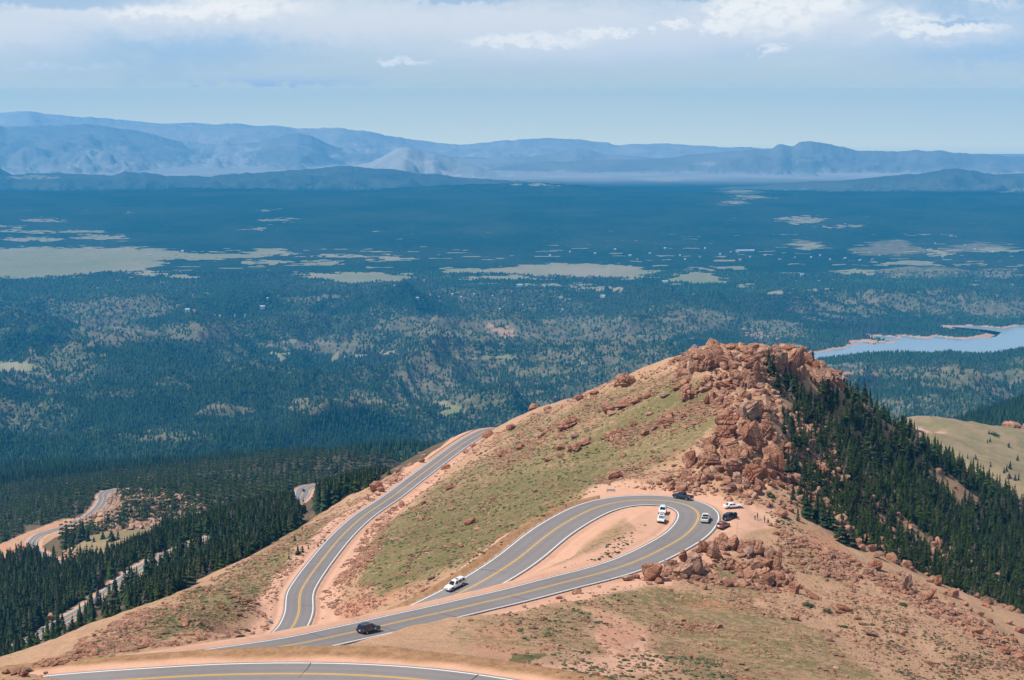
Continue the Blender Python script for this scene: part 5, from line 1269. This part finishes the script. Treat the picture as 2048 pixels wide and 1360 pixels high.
def park(o, u, v, head, line=False):
    """stand a vehicle on the ground at photo point (u, v); head is the compass direction of its nose in degrees, 0 = +X, 90 = away"""
    p = hit(u, v)
    a = math.radians(head)
    if line:
        S = LINES[0] if line is True else LINES[line]
        k = int(np.argmin(np.hypot(S[:, 0] - p.x, S[:, 1] - p.y))); t = S[min(k + 2, len(S) - 1)] - S[k - 2]
        a = math.atan2(t[1], t[0]); 
        if math.cos(a - math.radians(head)) < 0: a += PI
    L = .34 * 5; fx, fy = math.cos(a), math.sin(a)
    def gz(x, y):
        if line:
            S = LINES[0] if line is True else LINES[line]
            return float(S[int(np.argmin(np.hypot(S[:, 0] - x, S[:, 1] - y))), 2]) + .065
        return float(zat(x, y))
    z = lambda dx, dy: gz(p.x + fx * dx - fy * dy, p.y + fy * dx + fx * dy)
    pitch = math.atan2(z(L, 0) - z(-L, 0), 2 * L); roll = 0 if line else math.atan2(z(0, .85) - z(0, -.85), 1.7)
    zc = (z(L, 0) + z(-L, 0)) / 2
    if not line: zc = max(zc, (z(0, .85) + z(0, -.85)) / 2) + .02
    m = Matrix.Rotation(a, 4, 'Z') @ Matrix.Rotation(-pitch, 4, 'Y') @ Matrix.Rotation(roll, 4, 'X')
    o.rotation_euler = m.to_euler(); o.location = (p.x, p.y, zc)
park(make_vehicle('car', 'suv', 'navy', 'dark navy SUV with a round door emblem driving the near lane toward the hairpin', 'car', 'vehicles on the road', rails=True, sunroof='big', emblem=True), 737, 1266, 30, True)
park(make_vehicle('car', 'big_suv', 'white', 'white full-size SUV driving downhill on the inner road leg', 'car', 'vehicles on the road', sunroof=True, rails=True), 911, 1177, 230, True)
park(make_vehicle('pickup_truck', 'pickup', 'black', 'black pickup truck driving through the top of the hairpin', 'pickup truck', 'vehicles on the road'), 1366, 999, 170, True)
park(make_vehicle('pickup_truck', 'pickup', 'cream', 'off-white pickup truck seen from behind in the outer lane of the hairpin', 'pickup truck', 'vehicles on the road'), 1411, 1043, 70, True)
park(make_vehicle('parked_car', 'suv', 'black', 'black SUV parked at the turnout with its right door standing open', 'car', 'cars parked at the turnout', rails=True, open_door=True), 1461, 1037, 54)
park(make_vehicle('parked_car', 'crossover', 'orange', 'burnt orange crossover with a black roof glass parked nearest the boulder pile', 'car', 'cars parked at the turnout', sunroof='big', white_rear=True), 1446, 1057, 54)
park(make_vehicle('parked_car', 'sedan', 'white', 'white sedan parked at the edge of the turnout under the rock spine', 'car', 'cars parked at the turnout'), 1466, 1016, 14)
park(make_vehicle('parked_car', 'crossover', 'white', 'white crossover with a dark sunroof parked front in the gravel inside the hairpin', 'car', 'cars parked inside the hairpin', sunroof='big', light_glass=True), 1322, 1043, 261)
park(make_vehicle('parked_car', 'suv', 'white', 'white SUV with roof rails parked behind the other inside the hairpin', 'car', 'cars parked inside the hairpin', rails=True), 1325, 1026, 262)
park(make_vehicle('parked_car', 'suv', 'blue', 'tiny blue-grey car parked on the pink clearing of the far meadow', 'car'), 1839, 864, 20)
park(make_vehicle('parked_car', 'crossover', 'dark', 'tiny dark car on the short stretch of road showing in the left forest', 'car'), 607, 983, 100, 3)

# ------------------------------------------------------------------ people at the turnout
def skin_body(name, joints, edges, mat, parent, root_i=0, levels=1):
    me = bpy.data.meshes.new(name); me.from_pydata([j[:3] for j in joints], edges, []); me.materials.append(mat)
    o = bpy.data.objects.new(name, me); COL.objects.link(o); o.parent = parent
    sk = o.modifiers.new('skin', 'SKIN'); sk.use_smooth_shade = True
    if not me.skin_vertices: 
        bm = bmesh.new(); bm.from_mesh(me); bm.verts.layers.skin.verify(); bm.to_mesh(me); bm.free()
    for i, v in enumerate(me.skin_vertices[0].data):
        r = joints[i][3]; v.radius = (r, r); v.use_root = (i == root_i)
    sb = o.modifiers.new('sub', 'SUBSURF'); sb.levels = sb.render_levels = levels
    return o
def make_person(label, u, v, face_deg, shirt, legs, sit=False, arm_out=False, hair=(.05, .03, .02), group='people at the turnout'):
    p = hit(u, v); root = empty('person', (p.x, p.y, p.z), math.radians(face_deg))
    J = [(0, 0, .95, .135), (0, 0, 1.12, .13), (0, 0, 1.32, .15), (0, 0, 1.47, .085), (.01, 0, 1.55, .055), (.02, 0, 1.66, .095), (.02, 0, 1.72, .085)]
    E = [(0, 1), (1, 2), (2, 3), (3, 4), (4, 5), (5, 6)]
    cl_top = [(0, 0, .93, .15), (0, 0, 1.12, .145), (0, 0, 1.32, .165), (0, 0, 1.45, .10)]; ce_top = [(0, 1), (1, 2), (2, 3)]
    cl_leg, ce_leg = [(0, 0, .96, .150)], []
    for s in (-1, 1):
        b = len(J); hx = .12 if s > 0 else -.02
        J += [(0, s * .17, 1.40, .06)]; E += [(3, b)]
        el = (-.03, s * .25, 1.13, .045) if not (arm_out and s > 0) else (.16, s * .24, 1.22, .045)
        ha = (.07, s * .26, .90, .032) if not (arm_out and s > 0) else (.36, s * .16, 1.34, .032)
        J += [el, ha, (ha[0] + .03, ha[1], ha[2] - .06, .034)]; E += [(b, b + 1), (b + 1, b + 2), (b + 2, b + 3)]
        for f in range(4):
            k = len(J); ln = (.075, .085, .08, .06)[f]; fy = ha[1] + (f - 1.5) * .018
            J += [(ha[0] + .045, fy, ha[2] - .10, .009), (ha[0] + .035, fy, ha[2] - .10 - ln * .7, .008)]; E += [(b + 3, k), (k, k + 1)]
        k = len(J); J += [(ha[0] + .06, ha[1] - s * .04, ha[2] - .06, .010), (ha[0] + .075, ha[1] - s * .045, ha[2] - .10, .009)]; E += [(b + 3, k), (k, k + 1)]
        c = len(cl_top); cl_top += [(0, s * .17, 1.40, .075), (el[0], el[1], el[2], .058), (el[0] * .4 + ha[0] * .6, (el[1] + ha[1]) / 2, el[2] * .4 + ha[2] * .6, .05)]; ce_top += [(3, c), (c, c + 1), (c + 1, c + 2)]
        d = len(J)
        if sit: kn, an, to = (.42, s * .13, .92 - .45 + .45, .065), (.46, s * .13, .50, .045), (.60, s * .13, .46, .04)
        else: kn, an, to = (.03, s * .11, .50, .062), (-.02, s * .12, .09, .045), (.13, s * .13, .04, .04)
        J += [(0, s * .09, .90, .09), kn, an, to]; E += [(0, d), (d, d + 1), (d + 1, d + 2), (d + 2, d + 3)]
        e = len(cl_leg); cl_leg += [(0, s * .09, .90, .105), (kn[0], kn[1], kn[2], .080), (an[0], an[1], an[2] + .03, .062)]; ce_leg += [(0, e), (e, e + 1), (e + 1, e + 2)]
    body = skin_body('body', J, E, M_skin, root)
    skin_body('shirt', cl_top, ce_top, simple('shirt_cloth', shirt, .8), root)
    skin_body('trousers', cl_leg, ce_leg, simple('trouser_cloth', legs, .8), root)
    skin_body('hair', [(.0, 0, 1.70, .085), (-.03, 0, 1.76, .095), (-.05, 0, 1.66, .06)], [(0, 1), (0, 2)], simple('hair', hair, .8), root)
    bm = bmesh.new()
    for s in (-1, 1): box(bm, (.105, s * .034, 1.69), (.015, .022, .014))
    box(bm, (.118, 0, 1.665), (.03, .022, .035)); box(bm, (.105, 0, 1.628), (.014, .045, .010)); bm_obj('face', bm, simple('face_detail', (.16, .07, .05), .6), root)
    for s in (-1, 1):
        bm = bmesh.new(); box(bm, (.13 * 0 + (.55 if sit else .06), s * .13, .49 if sit else .04), (.28, .10, .10)); bm_obj('shoe', bm, M_black, root, .03)
    if sit: root.location.z -= .46
    return tag(root, label, 'person', group)
make_person('person in a white shirt and dark trousers standing on the turnout', 1510, 1039, 200, (.72, .72, .72), (.03, .035, .05), arm_out=True)
make_person('person dressed all in black standing close beside the one in white', 1515, 1037, 190, (.02, .02, .025), (.03, .03, .035))
make_person('person in dark clothes standing alone at the far rim of the turnout', 1529, 1045, 20, (.05, .07, .09), (.05, .06, .08))
make_person('person in dark clothes sitting on a rock at the rim of the turnout', 1536, 1047, 60, (.02, .02, .022), (.04, .04, .05), sit=True)
# poles, barrier frame and guardrail
def pole(u, v, h, label, r=.035):
    p = hit(u, v); bm = bmesh.new(); bmesh.ops.create_cone(bm, cap_ends=True, segments=8, radius1=r, radius2=r * .7, depth=h + .3, matrix=Matrix.Translation((0, 0, h / 2 - .15)))
    o = bm_obj('marker_pole', bm, simple('weathered_steel', (.10, .07, .055), .7), None); o.location = p; return tag(o, label, 'pole')
pole(1474, 1071, 3.2, 'thin dark snow pole standing beside the parked orange crossover')
pole(1327, 1136, 1.6, 'short thin marker pole on the verge behind the boulder pile', .03)
p = hit(1222, 985); t = empty('barrier_frame', (p.x, p.y, p.z), .05); tag(t, 'low grey-blue panel in a metal frame with two legs above the hairpin', 'barrier')
bm = bmesh.new(); box(bm, (0, 0, .62), (2.1, .05, .52)); bm_obj('panel', bm, simple('grey_blue_panel', (.36, .42, .44), .6), t)
for s in (-1, 1):
    bm = bmesh.new(); box(bm, (s * 1.10, 0, .45), (.07, .07, 1.1)); bm_obj('leg', bm, M_tyre if s < 0 else M_black, t)
for zz in (.34, .90):
    bm = bmesh.new(); box(bm, (0, 0, zz), (2.13, .07, .05)); bm_obj('rail', bm, M_chrome, t)
M_rust = simple('rusted_steel', (.14, .055, .035), .85, var=.3)
S = LINES[0]; us = np.array([project(*q[:3])[0] for q in S]); k0 = int(np.argmax((us > 880) & (S[:, 1] > 600))); seg = S[k0:-4:3]
t = empty('guardrail', (0, 0, 0)); tag(t, 'rusty brown guardrail along the outer edge where the descending road bends out of sight', 'guardrail')
T_ = np.gradient(seg[:, :2], axis=0); T_ /= np.linalg.norm(T_, axis=1)[:, None]
pts = np.column_stack([seg[:, 0] - T_[:, 1] * (seg[:, 3] + 1.6), seg[:, 1] + T_[:, 0] * (seg[:, 3] + 1.6), seg[:, 2]])
V = []; Fc = []
prof = [(0, .50), (.05, .56), (0, .62), (.05, .68), (0, .76), (-.03, .76), (-.03, .50)]
for i, q in enumerate(pts):
    nv = (-T_[i, 1], T_[i, 0])
    for a, b in prof: V.append((q[0] - nv[0] * a, q[1] - nv[1] * a, q[2] + b))
    if i:
        for j in range(7): Fc.append(((i - 1) * 7 + j, (i - 1) * 7 + (j + 1) % 7, i * 7 + (j + 1) % 7, i * 7 + j))
mesh_np('rail', np.array(V), np.array(Fc), M_rust, False, t)
pm_ = None
for q in pts[::1]:
    if pm_ is None:
        bm = bmesh.new(); box(bm, (0, 0, .30), (.14, .14, .95)); po = bm_obj('post', bm, M_rust, t); pm_ = po.data
    else: po = bpy.data.objects.new('post', pm_); COL.objects.link(po); po.parent = t
    po.location = (q[0], q[1] + .1, q[2])

# ------------------------------------------------------------------ far buildings
M_wall_w, M_wall_t, M_roof_g, M_roof_r = simple('white_wall', (.56, .56, .56), .7, var=.05), simple('tan_wall', (.5, .42, .34), .8), simple('metal_roof', (.42, .45, .48), .5), simple('red_roof', (.35, .12, .08), .7)
def house(u, v, w_px, h_px, wall, roof, label, cat='building', group='buildings scattered in the valley'):
    p = hit(u, v); s = p.y / F; w, h = w_px * s, h_px * s; d = max(w * .5, 8)
    t = empty('farm_building', (p.x, p.y, p.z + 1), random.uniform(-.25, .25)); tag(t, label, cat, group)
    hb = max(h * .62, 3) + 3
    bm = bmesh.new(); box(bm, (0, 0, hb / 2 - 3), (w, d, hb + 2)); bm_obj('wall', bm, wall, t)
    bm = bmesh.new(); zr = hb - 2; hr_ = max(h * .45, 2.5)
    vs = [bm.verts.new(c) for c in ((-w * .53, -d * .56, zr), (w * .53, -d * .56, zr), (w * .53, d * .56, zr), (-w * .53, d * .56, zr), (-w * .53, 0, zr + hr_), (w * .53, 0, zr + hr_))]
    for f in ((0, 1, 5, 4), (2, 3, 4, 5), (0, 4, 3), (1, 2, 5), (0, 3, 2, 1)): bm.faces.new([vs[i] for i in f])
    bm_obj('roof', bm, roof, t)
HS = [(375, 623, 9, 5, 1, 0, 'large white building in the dark forest left of the valley centre'), (389, 624, 6, 4, 0, 1, 'smaller reddish-roofed building beside the large white one'), (525, 617, 9, 5, 1, 0, 'white building in a small green clearing left of centre'), (1040, 574, 9, 5, 1, 0, 'white building below the broad central meadow'),
      (1490, 503, 34, 3, 1, 0, 'long low white building among the far town right of centre'), (1604, 552, 7, 4, 1, 0, 'bright white building in the forest right of centre'), (365, 505, 5, 4, 1, 0, 'small white building at the edge of the wide left meadow'), (835, 598, 6, 3, 1, 0, 'white building left of the central woods'), (848, 563, 6, 3, 0, 1, 'red-roofed building beside the narrow meadow'),
      (1206, 593, 9, 3, 1, 0, 'pale long building right below the central meadow'), (1330, 565, 12, 3, 1, 0, 'pale building between two meadows right of centre')]
for (u, v, w_, h_, wl, rf_, lb) in HS: house(u, v, w_, h_, (M_wall_t, M_wall_w)[wl], (M_roof_g, M_roof_r)[rf_], lb)
for (u, v) in [(878, 596), (905, 590), (922, 597), (948, 590), (985, 594), (1010, 600), (1024, 586), (1000, 620), (880, 604), (860, 590), (1046, 612), (1125, 621), (790, 574), (470, 632), (440, 634), (430, 633), (490, 633), (535, 598), (300, 512), (352, 512), (372, 514), (385, 517), (330, 520)]:
    house(u, v, random.uniform(2.6, 4.2), random.uniform(1.6, 2.4), random.choice((M_wall_w, M_wall_t)), random.choice((M_roof_g, M_roof_r)), 'tiny pale house among the trees of the valley left of and around the centre', 'house', 'tiny houses in the middle valley')
for (u, v) in [(1100, 512), (1140, 505), (1190, 508), (1230, 500), (1260, 512), (1300, 508), (1360, 512), (1400, 515), (1440, 510), (1462, 505), (1530, 512), (1560, 520), (1590, 516), (1622, 516), (1640, 512), (1660, 520), (1690, 518), (1720, 522), (1745, 520), (1500, 515), (1480, 520), (1410, 498), (1370, 520), (1275, 520), (1330, 498), (1710, 506), (1760, 512), (1885, 515), (1910, 508), (1950, 500), (1985, 505), (1870, 488), (1930, 492)]:
    house(u, v, random.uniform(2.8, 5.5), random.uniform(1.4, 2.2), random.choice((M_wall_w, M_wall_t)), random.choice((M_roof_g, M_roof_g, M_roof_r)), 'tiny pale building of the far town to the right of the centre', 'house', 'buildings of the far town')

# ------------------------------------------------------------------ air, light, sky, camera
def make_haze():
    me = bpy.data.meshes.new('haze'); bm = bmesh.new()
    x0, x1, y0, y1, z0_, z1 = -16800, 16800, -900, 24600, float(ZZ.min()) - 30, 200.0
    vs = [bm.verts.new(c) for c in ((x0, y0, z0_), (x1, y0, z0_), (x1, y1, z0_), (x0, y1, z0_), (x0, y0, z1), (x1, y0, z1), (x1, y1, z1), (x0, y1, z1))]
    for f in ((0, 3, 2, 1), (4, 5, 6, 7), (0, 1, 5, 4), (1, 2, 6, 5), (2, 3, 7, 6), (3, 0, 4, 7)): bm.faces.new([vs[i] for i in f])
    bm.to_mesh(me); bm.free()
    o = bpy.data.objects.new('haze', me); COL.objects.link(o)
    m = bpy.data.materials.new('haze_air'); m.use_nodes = True; nt = m.node_tree
    nt.nodes.remove(nt.nodes['Principled BSDF'])
    v = nt.nodes.new('ShaderNodeVolumePrincipled')
    v.inputs['Color'].default_value = HAZE_COL; v.inputs['Density'].default_value = HAZE_DENS; v.inputs['Anisotropy'].default_value = 0.0
    nt.links.new(v.outputs[0], nt.nodes['Material Output'].inputs['Volume'])
    me.materials.append(m); tag(o, kind='stuff')
    return o
HAZE_COL = (.04, .47, .99, 1); HAZE_DENS = 6.2e-5
make_haze()

SUN = Vector((-0.52, -0.16, 0.84)).normalized()
sl = bpy.data.lights.new('sun', 'SUN'); sl.energy = 4.9; sl.angle = math.radians(.53); sl.color = (1, .955, .89)
so = bpy.data.objects.new('sun', sl); COL.objects.link(so); so.rotation_euler = SUN.to_track_quat('Z', 'Y').to_euler()

w = bpy.data.worlds.new('World'); SC.world = w; w.use_nodes = True; nt = w.node_tree
for x in list(nt.nodes): nt.nodes.remove(x)
out = nt.nodes.new('ShaderNodeOutputWorld'); bg = nt.nodes.new('ShaderNodeBackground')
sky = nt.nodes.new('ShaderNodeTexSky'); sky.sky_type = 'NISHITA'; sky.sun_disc = False
sky.sun_elevation = math.asin(SUN.z); sky.sun_rotation = math.atan2(SUN.x, SUN.y); sky.altitude = 3800; sky.air_density = 1.0; sky.dust_density = 1.0; sky.ozone_density = 1.5
tc = nt.nodes.new('ShaderNodeTexCoord')
sx = nt.nodes.new('ShaderNodeSeparateXYZ'); nt.links.new(tc.outputs['Generated'], sx.inputs[0])
X, Y_, Z_ = sx.outputs
m_ = lambda op, a, b=0.0: math_(nt, op, a, b)
# cloud deck: directions turned into bearing and height above the horizon, in hundredths
az = m_('MULTIPLY', m_('ARCTAN2', X, Y_), 10.0)
el = m_('MULTIPLY', m_('ARCSINE', Z_), 100.0)
cv = nt.nodes.new('ShaderNodeCombineXYZ'); nt.links.new(az, cv.inputs[0]); nt.links.new(m_('MULTIPLY', el, .15), cv.inputs[1])
nA = noise(nt, 4.0, 8, .55, cv.outputs[0]); nB = noise(nt, 11.0, 9, .6, cv.outputs[0]); nC = noise(nt, .55, 5, .5, cv.outputs[0])
cv2 = nt.nodes.new('ShaderNodeCombineXYZ'); nt.links.new(az, cv2.inputs[0]); nt.links.new(m_('MULTIPLY', el, .5), cv2.inputs[1]); cv2.inputs[2].default_value = 7
nS = noise(nt, 1.1, 6, .55, cv2.outputs[0])
azw = m_('ADD', az, m_('MULTIPLY', m_('SUBTRACT', nB, .5), .5)); elw = m_('ADD', el, m_('MULTIPLY', m_('SUBTRACT', nB, .5), 1.6))
elw = m_('ADD', elw, m_('MULTIPLY', m_('SUBTRACT', nA, .5), 1.5))
def blob(u, v, ru, rv, soft=.5):
    """a cloud centred on the bearing and height of photo point (u, v)"""
    a0 = math.atan((u - 1024) / F) * 10; e0 = (205 - v) / F * 100
    dx = m_('DIVIDE', m_('SUBTRACT', azw, a0), ru / F * 10); dy = m_('DIVIDE', m_('SUBTRACT', elw, e0), rv / F * 100)
    d = m_('SQRT', m_('ADD', m_('MULTIPLY', dx, dx), m_('MULTIPLY', dy, dy)))
    mr = nt.nodes.new('ShaderNodeMapRange'); mr.interpolation_type = 'SMOOTHSTEP'
    mr.inputs[1].default_value = 1 + soft; mr.inputs[2].default_value = 1 - soft; nt.links.new(d, mr.inputs[0])
    return mr.outputs[0]
def blobs(L, soft=.5):
    o = None
    for b in L:
        x = blob(*b, soft=soft); o = x if o is None else m_('MAXIMUM', o, x)
    return o
lr = nd(nt, 'ShaderNodeValToRGB'); nt.links.new(m_('DIVIDE', m_('ADD', el, 5.0), 15.0), lr.inputs[0]); lr.color_ramp.interpolation = 'LINEAR'; low = lr.outputs[0]
EQ = (.020, .25, .62)
stops = [(-4.9, (.5, .5, .45)), (-2.5, (1.9, 1.6, .75))]
for e__ in (.50, .57, .65, .75, .87, 1.0, 1.2, 1.5, 1.9, 2.5, 3.3, 4.5, 6.5):
    T__ = math.exp(-HAZE_DENS * min(24600, 20000 / e__)); k__ = min(1, max(0, (e__ - .5) / 3))
    C__ = [a + (b - a) * k__ for a, b in zip((.325, .465, .62), (.45, .56, .68))]
    stops.append((e__, [min(3.1, max(.05, (c - q * (1 - T__)) / T__)) for c, q in zip(C__, EQ)]))
for k_, (p_, c_) in enumerate(stops):
    e_ = lr.color_ramp.elements[k_] if k_ < 2 else lr.color_ramp.elements.new((p_ + 5) / 15)
    e_.position = (p_ + 5) / 15; e_.color = (*[q_ / 3.2 for q_ in c_], 1)
low = mixc(nt, 1.0, low, (3.2, 3.2, 3.2), 'MULTIPLY')
mr_ = nt.nodes.new('ShaderNodeMapRange'); mr_.interpolation_type = 'SMOOTHSTEP'; mr_.inputs[1].default_value = .8; mr_.inputs[2].default_value = 5.0; nt.links.new(m_('ADD', elw, m_('MULTIPLY', m_('SUBTRACT', nC, .5), 5.0)), mr_.inputs[0]); hm_ = mr_.outputs[0]
base = mixc(nt, m_('MULTIPLY', hm_, ramp(nt, nS, .35, .7)), low, (.52, .62, .73))
base = mixc(nt, m_('MULTIPLY', m_('MULTIPLY', hm_, .75), blobs([(200, 165, 420, 40), (330, 110, 260, 50), (1350, 95, 140, 18), (1450, 105, 60, 14), (1850, 70, 320, 40), (1980, 110, 200, 30)], .8)), base, (.33, .51, .70))
pale = blobs([(60, 75, 130, 34), (320, 40, 420, 40), (500, 20, 260, 40), (700, 50, 260, 40), (1000, 50, 500, 34), (100, 140, 110, 6), (1120, 100, 240, 28), (1300, 85, 200, 34), (1480, 60, 160, 40), (1700, 60, 260, 36), (1880, 75, 130, 22), (560, 160, 150, 9)], .7)
base = mixc(nt, m_('MULTIPLY', pale, .88), base, (.72, .74, .77))
cum = blobs([(420, 25, 190, 22), (1450, 45, 50, 30), (1540, 25, 130, 40), (1620, 10, 90, 30), (1345, 55, 30, 12), (1060, 85, 120, 14), (1190, 72, 60, 12), (1245, 72, 16, 7), (810, 122, 50, 9), (1530, 102, 28, 9), (1820, 38, 70, 22), (1870, 72, 100, 12), (1120, 98, 26, 6), (1950, 20, 60, 16)], .45)
cum = m_('MULTIPLY', cum, ramp(nt, nB, .28, .52))
base = mixc(nt, m_('MULTIPLY', cum, .9), base, (.92, .90, .86))
dk = blobs([(130, 12, 230, 16), (930, 2, 100, 9), (1900, 25, 110, 20), (1375, 2, 50, 8), (1900, 55, 60, 6)], .5)
base = mixc(nt, m_('MULTIPLY', dk, .75), base, (.35, .50, .67))
# broken cloud over the rest of the sky
sc_ = nt.nodes.new('ShaderNodeSeparateXYZ')
hi = noise(nt, 2.2, 7, .6, tc.outputs['Generated'])
up = mixc(nt, ramp(nt, hi, .48, .66), mixc(nt, 1.0, sky.outputs[0], (.10, .10, .10), 'MULTIPLY'), (.44, .47, .52))
fac = nt.nodes.new('ShaderNodeMapRange'); fac.inputs[1].default_value = 6.5; fac.inputs[2].default_value = 22; nt.links.new(el, fac.inputs[0])
col = mixc(nt, fac.outputs[0], base, up)
nt.links.new(col, bg.inputs['Color']); bg.inputs['Strength'].default_value = 1.0
nt.links.new(bg.outputs[0], out.inputs[0])

cam = bpy.data.cameras.new('camera'); co = bpy.data.objects.new('camera', cam); COL.objects.link(co)
cam.sensor_width = 36; cam.lens = F * 36 / 2048; cam.clip_start = .5; cam.clip_end = 300000
co.location = (0, 0, 0); co.rotation_euler = (PI / 2 - PITCH, 0, 0)
SC.camera = co
SC.view_settings.view_transform = 'Standard'; SC.view_settings.look = 'None'; SC.view_settings.exposure = 0.17; SC.view_settings.gamma = 1
SC.cycles.max_bounces = 4; SC.cycles.diffuse_bounces = 2; SC.cycles.glossy_bounces = 2; SC.cycles.transmission_bounces = 2; SC.cycles.volume_bounces = 1
SC.cycles.use_denoising = True
